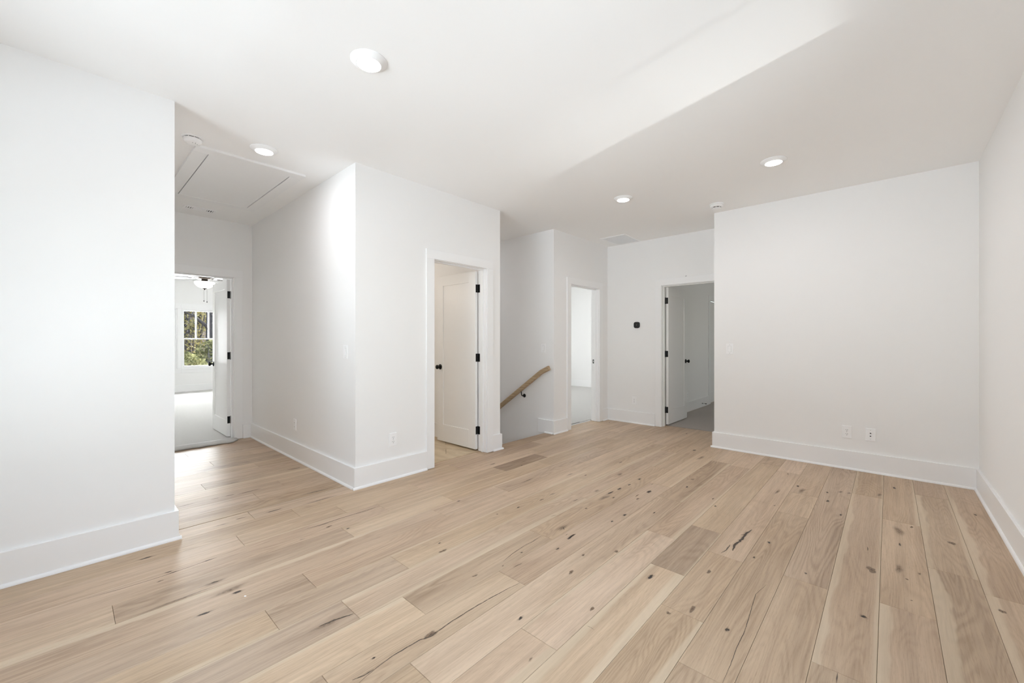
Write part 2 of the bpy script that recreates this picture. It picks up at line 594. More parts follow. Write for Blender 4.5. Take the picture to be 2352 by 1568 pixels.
# ------------------------------------------------------------------ floors
floor = struct('floor', [(-6.22, XL - 0.15, YA - T, YB + T, -0.20, -0.016), (XL - 0.15, XR + T, YBACK - T, YE + 0.16, -0.20, -0.016)],
               'subfloor', 'pale knotty oak plank floor', 'floor')
struct('floor_bedroom', [(BED_X0 - T, -6.05, BED_Y0 - T, BED_Y1 + T, -0.20, -0.017), (BED_X0, -6.16, BED_Y0, BED_Y1, -0.017, 0.014)], 'carpet',
       'pale cut-pile carpet of the sunlit bedroom', 'carpet')
struct('floor_guest', [(GST_X0, XL - 0.16, YD + T, GST_Y1, -0.20, 0.012)], 'carpet', 'pale carpet of the bright bedroom past the stairs', 'carpet')
struct('floor_dim', [(-3.2, R3_X1, YE + 0.162, R3_Y1, -0.20, 0.008)], 'carpet_grey', 'greige carpet of the dim room', 'carpet')
bath_floor = struct('floor_bath', [(-5.9, XL - 0.109, YB + T, YC - T, -0.15, -0.006)], 'grout', 'beige stone tile floor of the bathroom', 'floor')
# bath tiles, laid on the diagonal
rt = math.radians(52)
bmt = bmesh.new()
add_box(bmt, -0.30, 0.30, -0.0985, 0.0985, -0.008, 0.003, bevel=0.0015)
tile0 = None
cx0, cy0 = -4.2, 2.55
for i in range(-5, 6):
    for j in range(-9, 10):
        u = (i + 0.5 * (j % 2)) * 0.604
        w = j * 0.201
        px = cx0 + u * math.cos(rt) - w * math.sin(rt)
        py = cy0 + u * math.sin(rt) + w * math.cos(rt)
        ex = 0.30 * abs(math.cos(rt)) + 0.1 * abs(math.sin(rt))
        ey = 0.30 * abs(math.sin(rt)) + 0.1 * abs(math.cos(rt))
        if px + ex < -4.9 or px - ex > XL - T or py + ey < YB + T or py - ey > YC - T:
            continue
        # clip to the bathroom rectangle
        b2 = bmesh.new()
        add_box(b2, -0.30, 0.30, -0.0985, 0.0985, -0.008, 0.003, bevel=0.0015)
        bmesh.ops.rotate(b2, verts=list(b2.verts), cent=(0, 0, 0), matrix=Matrix.Rotation(rt, 3, 'Z'))
        bmesh.ops.translate(b2, verts=list(b2.verts), vec=(px, py, 0))
        ok = True
        for pc, pn in (((XL - 0.109, 0, 0), (1, 0, 0)), ((-5.8, 0, 0), (-1, 0, 0)), ((0, YB + T, 0), (0, -1, 0)), ((0, YC - T, 0), (0, 1, 0))):
            r_ = bmesh.ops.bisect_plane(b2, geom=list(b2.verts) + list(b2.edges) + list(b2.faces), plane_co=pc, plane_no=pn, clear_outer=True)
            ed = [e for e in b2.edges if e.is_boundary]
            if ed:
                bmesh.ops.holes_fill(b2, edges=ed)
            if len(b2.verts) < 4:
                ok = False
                break
        if not ok or not b2.faces:
            b2.free()
            continue
        cxm = sum((q.co for q in b2.verts), Vector()) / len(b2.verts)
        cxm.z = 0
        bmesh.ops.translate(b2, verts=list(b2.verts), vec=-cxm)
        obj('tile', b2, 'tile', bath_floor, loc=cxm)
bmt.free()

# oak planks: rows 0.1895 m wide running along y, butt joints read row by row
PW = 0.1895
X0R = -0.0325
JOINTS = {-3: [3.05], -2: [1.2, 3.2, 4.66], -1: [1.1, 2.615, 3.869], 0: [0.5, 1.955, 4.35], 1: [0.8, 2.576], 2: [1.605, 3.515, 4.037],
          3: [0.4, 1.903, 2.571, 4.62], 4: [1.0, 2.213, 2.862, 4.79], 5: [1.334, 2.585, 4.5], 6: [0.9, 3.21, 4.55],
          7: [-0.2, 0.646, 1.583, 3.475, 5.2], 8: [-0.1, 1.109, 2.065, 3.94, 5.5], 9: [-0.7, 0.894, 2.783, 4.6], 10: [0.625, 1.271, 3.16, 4.82],
          11: [-0.8, 0.858, 2.4, 3.38, 5.0], 12: [-0.2, 1.83, 2.475, 4.2, 5.4], 13: [0.152, 1.243, 2.05, 3.3, 4.7], 14: [-0.4, 1.606, 2.85, 3.499, 5.1],
          15: [-0.9, 0.74, 1.38, 2.03, 3.6, 4.9], 16: [-0.5, 1.13, 2.6, 3.9, 5.3], 17: [-0.3, 0.9, 2.3, 3.1, 4.5],
          19: [1.04], 20: [1.28], 22: [0.8], 24: [1.3], 26: [1.01], 27: [1.41], 29: [0.9]}
# tone: d dark, l light, g grey, r reddish, n normal
SPEC = [  # row, a point along y, tone, sapwood width at its left and right edge
    (-3, 3.5, 'n', 0.040, 0), (-3, 2.0, 'n', 0.045, 0), (-3, 4.5, 'r', 0.02, 0), (-2, 5.0, 'r', 0, 0), (-2, 4.0, 'g', 0.055, 0.02), (-2, 2.0, 'g', 0.060, 0),
    (-1, 4.5, 'n', 0, 0.03), (-1, 3.2, 'r', 0, 0), (-1, 1.8, 'n', 0.05, 0), (0, 4.8, 'n', 0.03, 0.02), (0, 3.0, 'n', 0.038, 0.022), (0, 1.0, 'g', 0, 0),
    (1, 4.0, 'g', 0, 0), (1, 1.5, 'n', 0, 0), (2, 4.5, 'n', 0, 0), (2, 3.7, 'l', 0, 0), (2, 2.5, 'n', 0, 0), (2, 1.0, 'g', 0, 0),
    (3, 4.9, 'l', 0, 0), (3, 3.5, 'n', 0, 0), (3, 2.2, 'n', 0, 0), (3, 1.2, 'n', 0, 0.055), (4, 5.0, 'n', 0, 0), (4, 3.8, 'n', 0, 0), (4, 2.5, 'dd', 0, 0.012),
    (4, 1.6, 'n', 0.055, 0.05), (5, 4.8, 'n', 0.02, 0), (5, 3.5, 'n', 0, 0.025), (5, 2.0, 'l', 0.02, 0), (5, 1.0, 'n', 0, 0.05), (6, 5.0, 'n', 0, 0), (6, 4.0, 'd', 0, 0.03),
    (6, 2.0, 'l', 0, 0), (7, 4.0, 'n', 0, 0.015), (7, 2.5, 'n', 0, 0), (7, 1.1, 'l', 0, 0), (7, 0.2, 'g', 0, 0), (8, 4.6, 'n', 0.02, 0), (8, 3.0, 'n', 0, 0), (8, 1.6, 'g', 0, 0),
    (8, 0.5, 'l', 0.05, 0), (9, 3.6, 'n', 0.03, 0.02), (9, 1.8, 'l', 0.026, 0.042), (9, 0.1, 'p', 0.01, 0), (10, 4.0, 'n', 0.02, 0.03), (10, 2.2, 'n', 0.012, 0.018), (10, 0.9, 'g', 0, 0),
    (10, 0.2, 'n', 0, 0.035), (11, 1.6, 'n', 0, 0.012), (11, 0.1, 'g', 0, 0), (11, 2.9, 'n', 0, 0.02), (12, 1.0, 'n', 0.032, 0), (12, 2.1, 'l', 0, 0), (12, 3.4, 'g', 0.02, 0), (13, 1.6, 'l', 0, 0),
    (13, 0.7, 'g', 0, 0), (13, -0.3, 'l', 0, 0.04), (13, 2.7, 'n', 0.012, 0), (14, 3.1, 'dd', 0, 0), (14, 2.2, 'n', 0, 0), (14, 0.6, 'n', 0, 0), (15, 1.0, 'n', 0, 0.012), (16, 0.3, 'n', 0, 0),
    (21, 1.0, 'l', 0.06, 0), (17, 4.0, 'd', 0, 0), (16, 3.2, 'd', 0, 0)]
TCOL = {'n': (0.475, 0.368, 0.268), 'l': (0.520, 0.412, 0.308), 'd': (0.415, 0.315, 0.226), 'dd': (0.370, 0.280, 0.205), 'g': (0.440, 0.344, 0.256), 'r': (0.455, 0.352, 0.256),
        'p': (0.425, 0.335, 0.262)}
# sapwood band widths (left edge, right edge as seen looking along +y)
SAP = {(9, 1): (0.03, 0.05), (9, 2): (0.03, 0.02), (12, 0): (0.0, 0.04), (12, 1): (0.0, 0.05), (0, 1): (0.05, 0.0), (0, 2): (0.05, 0.035), (-1, 2): (0.045, 0.0), (-1, 1): (0.0, 0.0),
       (-2, 0): (0.06, 0.0), (-2, 1): (0.06, 0.0), (-2, 2): (0.055, 0.035), (-3, 0): (0.07, 0.0), (4, 0): (0.07, 0.055), (4, 1): (0.0, 0.0), (5, 2): (0.0, 0.03), (5, 0): (0.045, 0.04),
       (3, 0): (0.0, 0.06), (6, 1): (0.0, 0.045), (10, 3): (0.02, 0.03), (10, 2): (0.045, 0.02), (8, 0): (0.05, 0.0), (13, 0): (0.0, 0.05), (13, 1): (0.0, 0.02), (11, 2): (0.03, 0.0),
       (8, 3): (0.03, 0.0), (14, 3): (0.02, 0.0), (2, 2): (0.0, 0.02), (7, 3): (0.0, 0.02), (10, 0): (0.0, 0.03), (16, 1): (0.02, 0.0), (21, 0): (0.1, 0.0), (23, 0): (0.0, 0.02)}
KNOTS = [
    (0.035, 4.741, 'd', 0.05, 0.02), (-0.055, 4.449, 'h', 0.11, 0.03), (-0.291, 4.318, 'h', 0.07, 0.03), (-0.236, 4.330, 'h', 0.06, 0.025), (-0.371, 4.230, 'd', 0.03, 0.018),
    (-0.348, 4.003, 'd', 0.04, 0.022), (-0.252, 3.748, 'd', 0.03, 0.016), (-0.573, 4.244, 'd', 0.04, 0.016), (-0.531, 4.108, 'h', 0.16, 0.05), (-0.694, 4.571, 'b', 0.025, 0.014),
    (-0.675, 3.976, 'h', 0.14, 0.03), (-1.019, 3.452, 'b', 0.03, 0.014), (-0.960, 3.309, 'd', 0.025, 0.014), (-0.635, 3.623, 'b', 0.02, 0.01), (-1.265, 3.583, 'd', 0.035, 0.016),
    (-1.298, 3.814, 'h', 0.09, 0.03), (-1.629, 4.846, 'd', 0.06, 0.025), (-0.543, 2.934, 'd', 0.025, 0.016), (-0.569, 2.673, 'd', 0.02, 0.013), (-0.326, 2.676, 'd', 0.018, 0.011),
    (0.050, 3.444, 'd', 0.05, 0.008), (0.050, 3.684, 'h', 0.17, 0.06), (0.113, 3.820, 'b', 0.03, 0.016), (0.042, 3.071, 'h', 0.12, 0.045), (0.070, 2.966, 'b', 0.014, 0.012),
    (0.286, 3.682, 'b', 0.05, 0.028), (0.456, 4.398, 'd', 0.03, 0.013), (0.384, 2.907, 'b', 0.035, 0.02), (0.081, 2.738, 'b', 0.01, 0.008), (-0.083, 2.431, 'd', 0.022, 0.024),
    (-0.069, 2.959, 'b', 0.06, 0.04), (-0.712, 2.343, 'b', 0.035, 0.02), (-0.511, 1.925, 'd', 0.025, 0.018), (-0.740, 1.861, 'b', 0.022, 0.015), (0.121, 3.082, 'h', 0.03, 0.02),
    (-0.669, 1.964, 'b', 0.05, 0.02), (-1.940, 1.514, 'b', 0.045, 0.022), (-2.032, 1.557, 'd', 0.018, 0.01), (-2.638, 1.270, 'd', 0.025, 0.012), (-2.759, 1.197, 'b', 0.035, 0.02),
    (-2.458, 2.069, 'd', 0.03, 0.012), (-2.067, 2.097, 'b', 0.018, 0.01), (-2.039, 2.290, 'b', 0.018, 0.01), (-1.455, 3.257, 'd', 0.06, 0.03), (-1.388, 2.703, 'd', 0.04, 0.018),
    (-1.403, 2.548, 'd', 0.025, 0.012), (-1.607, 2.943, 'd', 0.03, 0.012), (-1.457, 1.992, 'd', 0.03, 0.012), (-1.587, 1.814, 'd', 0.016, 0.009), (-1.305, 2.034, 'b', 0.03, 0.012),
    (-1.183, 2.201, 'b', 0.035, 0.016), (-1.256, 1.840, 'b', 0.04, 0.018), (-1.214, 1.380, 'd', 0.03, 0.015), (-1.012, 1.652, 'b', 0.04, 0.012), (-0.923, 2.084, 'd', 0.05, 0.022),
    (-1.425, 1.046, 'b', 0.07, 0.022), (-1.485, 0.817, 'd', 0.016, 0.009), (-1.812, 0.777, 'h', 0.17, 0.03), (-1.611, 1.468, 'b', 0.03, 0.012), (-1.569, 1.636, 'b', 0.012, 0.008),
    (-1.028, 1.228, 'h', 0.03, 0.014), (-1.598, 2.238, 'h', 0.16, 0.04), (-2.947, 2.926, 'd', 0.07, 0.014), (-2.700, 3.087, 'd', 0.025, 0.012), (-2.369, 2.791, 'h', 0.2, 0.03),
    (-1.652, 3.496, 'd', 0.045, 0.018), (-1.652, 3.302, 'd', 0.04, 0.014), (-1.667, 3.153, 'd', 0.06, 0.018), (-1.678, 3.023, 'd', 0.08, 0.02), (-1.660, 2.894, 'h', 0.18, 0.05),
    (-1.608, 2.950, 'd', 0.025, 0.012), (-1.455, 3.254, 'd', 0.1, 0.035), (-1.490, 3.113, 'b', 0.05, 0.012), (-1.455, 3.050, 'b', 0.05, 0.012), (-1.390, 2.703, 'd', 0.04, 0.02),
    (-1.403, 2.551, 'd', 0.025, 0.013), (-1.249, 2.883, 'd', 0.025, 0.012), (-1.262, 3.579, 'd', 0.03, 0.016), (-1.300, 3.811, 'h', 0.1, 0.04), (-1.630, 4.848, 'd', 0.07, 0.025),
    (-1.653, 2.615, 'b', 0.03, 0.012), (-1.785, 2.986, 'h', 0.1, 0.03), (-2.037, 2.291, 'd', 0.025, 0.014), (-2.068, 2.099, 'b', 0.02, 0.012), (-2.001, 2.525, 'b', 0.04, 0.014),
    (-1.018, 3.451, 'b', 0.03, 0.014), (-0.957, 3.315, 'd', 0.025, 0.014), (-2.002, 5.655, 'b', 0.04, 0.016), (-3.146, 5.633, 'd', 0.04, 0.012), (-2.024, 3.851, 'b', 0.05, 0.014),
    (-2.067, 3.261, 'b', 0.04, 0.012), (-1.845, 3.500, 'h', 0.14, 0.035), (-2.012, 2.677, 'h', 0.1, 0.02), (-1.473, 4.585, 'h', 0.2, 0.06), (-2.188, 3.185, 'h', 0.1, 0.03),
    (-3.130, 0.316, 'd', 0.06, 0.016), (-2.850, 0.379, 'd', 0.03, 0.01), (-2.827, 0.395, 'd', 0.03, 0.01), (-2.774, 0.336, 'b', 0.03, 0.008), (-2.838, 0.554, 'd', 0.05, 0.008),
    (-2.556, 0.523, 'd', 0.025, 0.01), (-2.552, 0.520, 'h', 0.14, 0.03), (-2.371, 0.578, 'd', 0.05, 0.018), (-2.295, 0.431, 'd', 0.05, 0.018), (-2.760, 1.196, 'b', 0.03, 0.014),
    (-2.705, 1.007, 'h', 0.04, 0.014), (-2.636, 1.270, 'd', 0.02, 0.01), (-2.508, 0.165, 'h', 0.35, 0.02), (-2.418, 0.557, 'h', 0.2, 0.04), (-4.265, 1.513, 'b', 0.12, 0.02),
    (-4.231, 0.989, 'h', 0.16, 0.025), (-3.889, 1.031, 'b', 0.16, 0.015), (-3.906, 0.902, 'b', 0.05, 0.018), (-3.314, 1.038, 'd', 0.1, 0.014), (-3.345, 0.836, 'b', 0.05, 0.014),
    (-3.319, 0.718, 'h', 0.08, 0.02), (-3.484, 1.403, 'h', 0.3, 0.04), (-3.910, 0.803, 'b', 0.04, 0.012), (-3.914, 0.611, 'b', 0.12, 0.01), (-3.272, 1.356, 'h', 0.3, 0.03),
]
CRACKS = [
    (0.004, [(-1.393, 1.581), (-1.404, 1.510), (-1.416, 1.386), (-1.423, 1.269), (-1.424, 1.165), (-1.420, 1.080), (-1.416, 1.039), (-1.432, 0.998), (-1.437, 0.938), (-1.439, 0.872), (-1.432, 0.804), (-1.425, 0.759), (-1.415, 0.722)]),
    (0.005, [(-1.434, 0.790), (-1.433, 0.751), (-1.445, 0.711)]),
    (0.004, [(-2.826, 1.599), (-2.824, 1.515), (-2.822, 1.411), (-2.827, 1.316), (-2.825, 1.182), (-2.833, 1.071)]),
    (0.003, [(-2.822, 1.573), (-2.808, 1.494), (-2.816, 1.414)]),
    (0.003, [(-1.632, 2.060), (-1.624, 1.962), (-1.628, 1.883), (-1.617, 1.764), (-1.599, 1.670)]),
    (0.01, [(-1.485, 2.128), (-1.486, 2.178), (-1.483, 2.224)]),
    (0.003, [(-1.515, 1.665), (-1.512, 1.698), (-1.507, 1.730)]),
    (0.006, [(-0.968, 1.538), (-0.951, 1.541), (-0.931, 1.537)]),
    (0.003, [(-1.802, 2.662), (-1.794, 2.722)]),
    (0.003, [(-1.602, 2.252), (-1.573, 2.220)]),
    (0.006, [(-1.793, 0.890), (-1.816, 0.812), (-1.823, 0.747)]),
    (0.003, [(-1.749, 2.378), (-1.763, 2.326)]),
    (0.014, [(-0.665, 3.059), (-0.677, 2.972), (-0.676, 2.887), (-0.683, 2.806), (-0.688, 2.754), (-0.680, 2.672)]),
    (0.007, [(-0.678, 2.957), (-0.698, 2.924)]),
    (0.005, [(-0.712, 2.746), (-0.710, 2.657), (-0.723, 2.596)]),
    (0.003, [(-0.141, 1.951), (-0.139, 1.893)]),
    (0.0022, [(-0.459, 2.415), (-0.480, 2.289), (-0.463, 2.086), (-0.453, 1.959), (-0.453, 1.837), (-0.446, 1.722), (-0.444, 1.613)]),
    (0.003, [(-0.569, 3.147), (-0.549, 3.157)]),
    (0.003, [(-0.094, 3.273), (-0.091, 3.212)]),
    (0.003, [(-2.845, 0.075), (-2.830, 0.201), (-2.822, 0.339), (-2.828, 0.459), (-2.839, 0.591)]),
    (0.003, [(-2.835, 1.088), (-2.821, 1.166), (-2.816, 1.224)]),
    (0.003, [(-1.481, 0.815), (-1.485, 0.826)]),
    (0.009, [(-1.479, 2.129), (-1.482, 2.170), (-1.484, 2.222)]),
    (0.003, [(-1.520, 2.162), (-1.522, 2.191)]),
    (0.003, [(-1.804, 2.669), (-1.796, 2.728)]),
    (0.003, [(-1.599, 2.249), (-1.570, 2.221)]),
    (0.003, [(-1.511, 3.423), (-1.511, 3.480)]),
]


def add_knot(bm, lay, x, y, L, W, mi, rnd, soft):
    """irregular lens of dark stain lying in the plank face; fades outwards"""
    n = 18
    ph = [rnd.uniform(0, 6.28) for _ in range(3)]
    rings = []
    zs = 0.00022 if mi == 1 else 0.00014
    steps = ((0.0, 1.0), (0.4, 0.95), (0.7, 0.55), (1.0, 0.0)) if not soft else ((0.0, 0.62), (0.35, 0.5), (0.65, 0.25), (1.0, 0.0))
    c = bm.verts.new((x, y, zs))
    c[lay] = steps[0][1]
    for s, al in steps[1:]:
        ring = []
        for i in range(n):
            a = 2 * PI * i / n
            wob = 1 + 0.24 * math.sin(2 * a + ph[0]) + 0.12 * math.sin(3 * a + ph[1]) + 0.08 * math.sin(5 * a + ph[2])
            vv = bm.verts.new((x + s * W * 0.5 * wob * math.cos(a), y + s * L * 0.5 * wob * math.sin(a), zs))
            vv[lay] = al
            ring.append(vv)
        rings.append(ring)
    for i in range(n):
        f = bm.faces.new((c, rings[0][i], rings[0][(i + 1) % n]))
        f.material_index = mi
    for a, b in zip(rings, rings[1:]):
        for i in range(n):
            j = (i + 1) % n
            f = bm.faces.new((a[i], a[j], b[j], b[i]))
            f.material_index = mi


def add_crack(bm, lay, pts, width, rnd):
    """check in the wood: thin tapering dark ribbon"""
    P = []
    for (ax, ay), (bx, by) in zip(pts, pts[1:]):
        m = max(2, int(math.hypot(bx - ax, by - ay) / 0.02))
        for i in range(m):
            t = i / m
            P.append((ax + (bx - ax) * t + rnd.uniform(-1, 1) * width * 0.25, ay + (by - ay) * t))
    P.append(pts[-1])
    N = len(P)
    for mi, k_, z_, al in ((2, 3.2, 0.00016, 0.5), (1, 1.0, 0.00026, 1.0)):
        prev = None
        for i, (x, y) in enumerate(P):
            t = i / (N - 1)
            w = width * k_ * 0.5 * min(1, 0.25 + 4 * t, 0.25 + 4 * (1 - t)) * (0.8 + 0.4 * rnd.random() if mi == 1 else 1)
            row = []
            for sgn, a_ in ((-1, 0.0 if mi == 2 else 0.35), (0, al), (1, 0.0 if mi == 2 else 0.35)):
                q = bm.verts.new((x + sgn * w, y, z_))
                q[lay] = a_
                row.append(q)
            if prev:
                for j in range(2):
                    f = bm.faces.new((prev[j], prev[j + 1], row[j + 1], row[j]))
                    f.material_index = mi
            prev = row


knots = []
for kx, ky, kt, kl, kw in KNOTS:
    if not any(abs(kx - q[0]) < 0.012 and abs(ky - q[1]) < 0.03 and kt == q[2] for q in knots):
        knots.append((kx, ky, kt, kl, kw))
rnd = random.Random(7)
for row in range(-3, 32):
    xr = X0R - PW * row
    xl = xr - PW
    y_lo, y_hi = YBACK - 0.05, YE + 0.155
    if row < 7:
        y_hi = YF + 0.06
    if row >= 18:
        y_lo, y_hi = YA - 0.09, YB + 0.09
    xm0, xm1 = xl, xr
    if row == -3:
        xm1 = min(xr, XR + 0.05)
    if row == 17:
        xm0 = XL - 0.138
    if row == 31:
        xm0 = -6.10
    cuts = [c for c in JOINTS.get(row, []) if y_lo + 0.2 < c < y_hi - 0.1]
    ys = [y_lo] + cuts + [y_hi]
    for seg in range(len(ys) - 1):
        a, b = ys[seg], ys[seg + 1]
        xc = (xl + xr) / 2
        bm = bmesh.new()
        lay = bm.verts.layers.float.new('stain')
        g = 0.0006
        x_a, x_b = xm0 - xc + g, xm1 - xc - g
        if row == 17 and not (YC < (a + b) / 2 < YD):
            pass
        c = 0.0011
        L = b - a
        top = [(x_a + c, g + c, 0), (x_b - c, g + c, 0), (x_b - c, L - g - c, 0), (x_a + c, L - g - c, 0)]
        low = [(x_a, g, -c), (x_b, g, -c), (x_b, L - g, -c), (x_a, L - g, -c)]
        bot = [(x_a, g, -0.015), (x_b, g, -0.015), (x_b, L - g, -0.015), (x_a, L - g, -0.015)]
        V = [[bm.verts.new(p) for p in s] for s in (top, low, bot)]
        bm.faces.new(V[0])
        bm.faces.new(V[2])
        for i in range(4):
            j = (i + 1) % 4
            bm.faces.new((V[0][i], V[0][j], V[1][j], V[1][i]))
            bm.faces.new((V[1][i], V[1][j], V[2][j], V[2][i]))
        for kx, ky, kt, kl, kw in knots:
            if xl < kx < xr and a < ky < b:
                hw = kw * 0.55
                kx2 = min(max(kx, xl + hw + 0.002), xr - hw - 0.002)
                ky2 = min(max(ky, a + kl * 0.6 + 0.002), b - kl * 0.6 - 0.002) if L > kl * 1.4 else ky
                if kt == 'd':
                    add_knot(bm, lay, kx2 - xc, ky2 - a, min(kl * 1.9, L * 0.4), min(kw * 1.7, 0.16), 2, rnd, True)
                    add_knot(bm, lay, kx2 - xc, ky2 - a, kl, kw, 1, rnd, False)
                elif kt == 'b':
                    add_knot(bm, lay, kx2 - xc, ky2 - a, kl * 1.3, kw * 1.3, 2, rnd, False)
                    add_knot(bm, lay, kx2 - xc, ky2 - a, kl * 0.45, kw * 0.4, 1, rnd, True)
                else:
                    add_knot(bm, lay, kx2 - xc, ky2 - a, kl * 1.2, kw * 1.2, 2, rnd, True)
        for w_, pts in CRACKS:
            mx_ = sum(p[0] for p in pts) / len(pts)
            my_ = sum(p[1] for p in pts) / len(pts)
            if xl < mx_ < xr and a < my_ < b:
                add_crack(bm, lay, [(min(max(px, xl + 0.008), xr - 0.008) - xc, min(max(py, a + 0.004), b - 0.004) - a) for px, py in pts], w_, rnd)
        p = obj('plank', bm, ['oak', 'oak_knot', 'oak_stain'], floor, loc=(xc, a, 0))
        sp_ = [q for q in SPEC if q[0] == row and a <= q[1] < b]
        tn = sp_[0][2] if sp_ else rnd.choice('nnnnlgr' if row < 18 else 'nndgg')
        cc = TCOL[tn]
        jit = rnd.uniform(1.22, 1.34)
        p.color = (cc[0] * jit, cc[1] * jit * 0.985, cc[2] * jit * 0.97 * rnd.uniform(0.97, 1.03), 1)
        s_l, s_r = (sp_[0][3], sp_[0][4]) if sp_ else (0.0, 0.0)
        if not sp_ and rnd.random() < 0.25:
            s_l, s_r = rnd.choice(((0.015, 0.0), (0.0, 0.015), (0.02, 0.0)))
        p['sap_l'] = s_l
        p['sap_r'] = s_r
        p['ring'] = {'dd': 1.0, 'd': 0.7, 'g': 0.65, 'p': 0.6}.get(tn, 0.4) * rnd.uniform(0.7, 1.1)
# ------------------------------------------------------------------ baseboards with shoe moulding


def shoe_poly(s):
    """quarter-round profile (out, up)"""
    w = SHOE - BB_T
    return [(0, 0)] + [(w * math.cos(a), 0.0185 * math.sin(a)) for a in (0, PI / 8, PI / 4, 3 * PI / 8, PI / 2)]


def baseboard(name, runs, label):
    """runs: (axis, plane, normal, a0, a1, shoe a0, shoe a1); board stands on the floor against a wall face"""
    root = tag(empty(name), label, 'baseboard', kind='structure')
    for ax, pl, nrm, a0, a1, s0, s1 in runs:
        bm = bmesh.new()
        if ax == 'y':      # wall plane x = pl, runs along y
            add_box(bm, pl, pl + nrm * BB_T, a0, a1, 0.001, BB_H, bevel=0.0015)
        else:
            add_box(bm, a0, a1, pl, pl + nrm * BB_T, 0.001, BB_H, bevel=0.0015)
        b = obj('board', bm, 'trim', root)
        if s1 > s0:
            bm = bmesh.new()
            prof = [(pl + nrm * (BB_T + u), w + 0.0006) for u, w in shoe_poly(1)]
            add_prism(bm, prof, s0, s1, 'Y' if ax == 'y' else 'X')
            obj('shoe_moulding', bm, 'trim', root)
    return root


t_, s_ = BB_T, SHOE
baseboard('baseboard_left', [('y', XL, 1, YBACK, YA + t_, YBACK, YA + s_), ('x', YA, 1, XL - T, XL - 0.0005, XL - T, XL - 0.0005)],
          'tall white baseboard on the nearest wall')
baseboard('baseboard_hall_far', [('x', YB, -1, XH, XL - 0.0005, XH, XL - 0.0005)], 'tall white baseboard along the side hall')
baseboard('baseboard_hall_end', [('y', XH, 1, 1.545, YB - t_ - 0.0005, 1.545, YB - s_), ('y', XH, 1, YA, 0.583, YA, 0.583)], 'short white baseboard beside the bedroom door casing')
baseboard('baseboard_bath_wall', [('y', XL, 1, YB - t_, 2.362, YB - s_, 2.362), ('y', XL, 1, 3.262, YC + t_, 3.262, YC + s_), ('x', YC, 1, XL - T, XL - 0.0005, XL - T, XL - 0.0005)],
          'white baseboard on the wall around the bathroom door')
baseboard('baseboard_stair', [('x', YD, -1, -3.554, XL - 0.0005, XL - 0.138, XL - 0.0005)], 'short white baseboard turning into the stairwell')
baseboard('baseboard_left_far', [('y', XL, 1, YD - t_, 4.712, YD - s_, 4.712), ('y', XL, 1, 5.667, YE - t_ - 0.0005, 5.667, YE - s_)], 'white baseboard beside the bright bedroom doorway')
baseboard('baseboard_far', [('x', YE, -1, XL, -2.514, XL, -2.514)], 'white baseboard under the thermostat')
baseboard('baseboard_front', [('x', YF, -1, XF - t_, XR, XF - s_, XR), ('y', XF, -1, YF + 0.0005, YE, YF + 0.0005, YE)], 'long white baseboard under the outlet and jack plate')
baseboard('baseboard_right', [('y', XR, -1, YBACK, YF - t_ - 0.0005, YBACK, YF - s_)], 'white baseboard along the right side wall')
baseboard('baseboard_back', [('x', YBACK, 1, XL + s_ + 0.001, XR - s_ - 0.001, XL + s_ + 0.001, XR - s_ - 0.001)], 'white baseboard on the window wall')
baseboard('baseboard_bedroom', [('y', BED_X0, 1, BED_Y0, BED_Y1, 0, 0), ('x', 1.69, -1, -7.75, XH - T, 0, 0), ('x', BED_Y1, -1, BED_X0, XH - T, 0, 0)], 'white baseboard under the bedroom windows')
baseboard('baseboard_guest', [('x', GST_Y1, -1, GST_X0, XL - T, 0, 0), ('y', GST_X0, 1, YD + T, GST_Y1, 0, 0)], 'white baseboard inside the bright bedroom')
baseboard('baseboard_dim', [('y', R3_X0, 1, YE + T, 8.505, 0, 0), ('x', R3_Y1, -1, R3_X0, R3_X1, 0, 0)], 'shaded white baseboard inside the dim room')
baseboard('baseboard_bath', [('x', YC - T, -1, -5.8, XL - T, 0, 0), ('x', YB + T, 1, -5.8, XL - T, 0, 0), ('y', -5.9 + T, 1, YB + T, YC - T, 0, 0)], 'white baseboard inside the bathroom')

# ------------------------------------------------------------------ door casings, jambs and stops
CW, CT, RV = 0.0915, 0.0185, 0.006


def door_trim(name, axis, face, back, d, label, stop_at):
    """face: room side wall plane, back: far side plane; d = (a0, a1, top) between jambs"""
    root = tag(empty(name), label, 'door trim', kind='structure')
    a0, a1, zt = d
    sg = 1 if face > back else -1

    def P(nm, u0, u1, w0, w1, z0, z1, bev=0.0015):
        bm = bmesh.new()
        if axis == 'y':
            add_box(bm, w0, w1, u0, u1, z0, z1, bevel=bev)
        else:
            add_box(bm, u0, u1, w0, w1, z0, z1, bevel=bev)
        return obj(nm, bm, 'trim', root)
    for f, s in ((face, sg), (back, -sg)):
        P('casing', a0 - RV - CW, a0 - RV, f, f + s * CT, 0.003, zt + RV)
        P('casing', a1 + RV, a1 + RV + CW, f, f + s * CT, 0.003, zt + RV)
        P('casing', a0 - RV - CW, a1 + RV + CW, f, f + s * CT, zt + RV, zt + RV + CW)
    P('jamb', a0 - J, a0, back, face, 0.003, zt + J, 0.001)
    P('jamb', a1, a1 + J, back, face, 0.003, zt + J, 0.001)
    P('jamb', a0, a1, back, face, zt, zt + J, 0.001)
    # stops: the door closes against them from the far side
    q0, q1 = back + sg * 0.042, back + sg * 0.042 + sg * 0.034
    P('stop', a0, a0 + 0.011, q0, q1, 0.003, zt)
    P('stop', a1 - 0.011, a1, q0, q1, 0.003, zt)
    P('stop', a0 + 0.011, a1 - 0.011, q0, q1, zt - 0.011, zt)
    return root


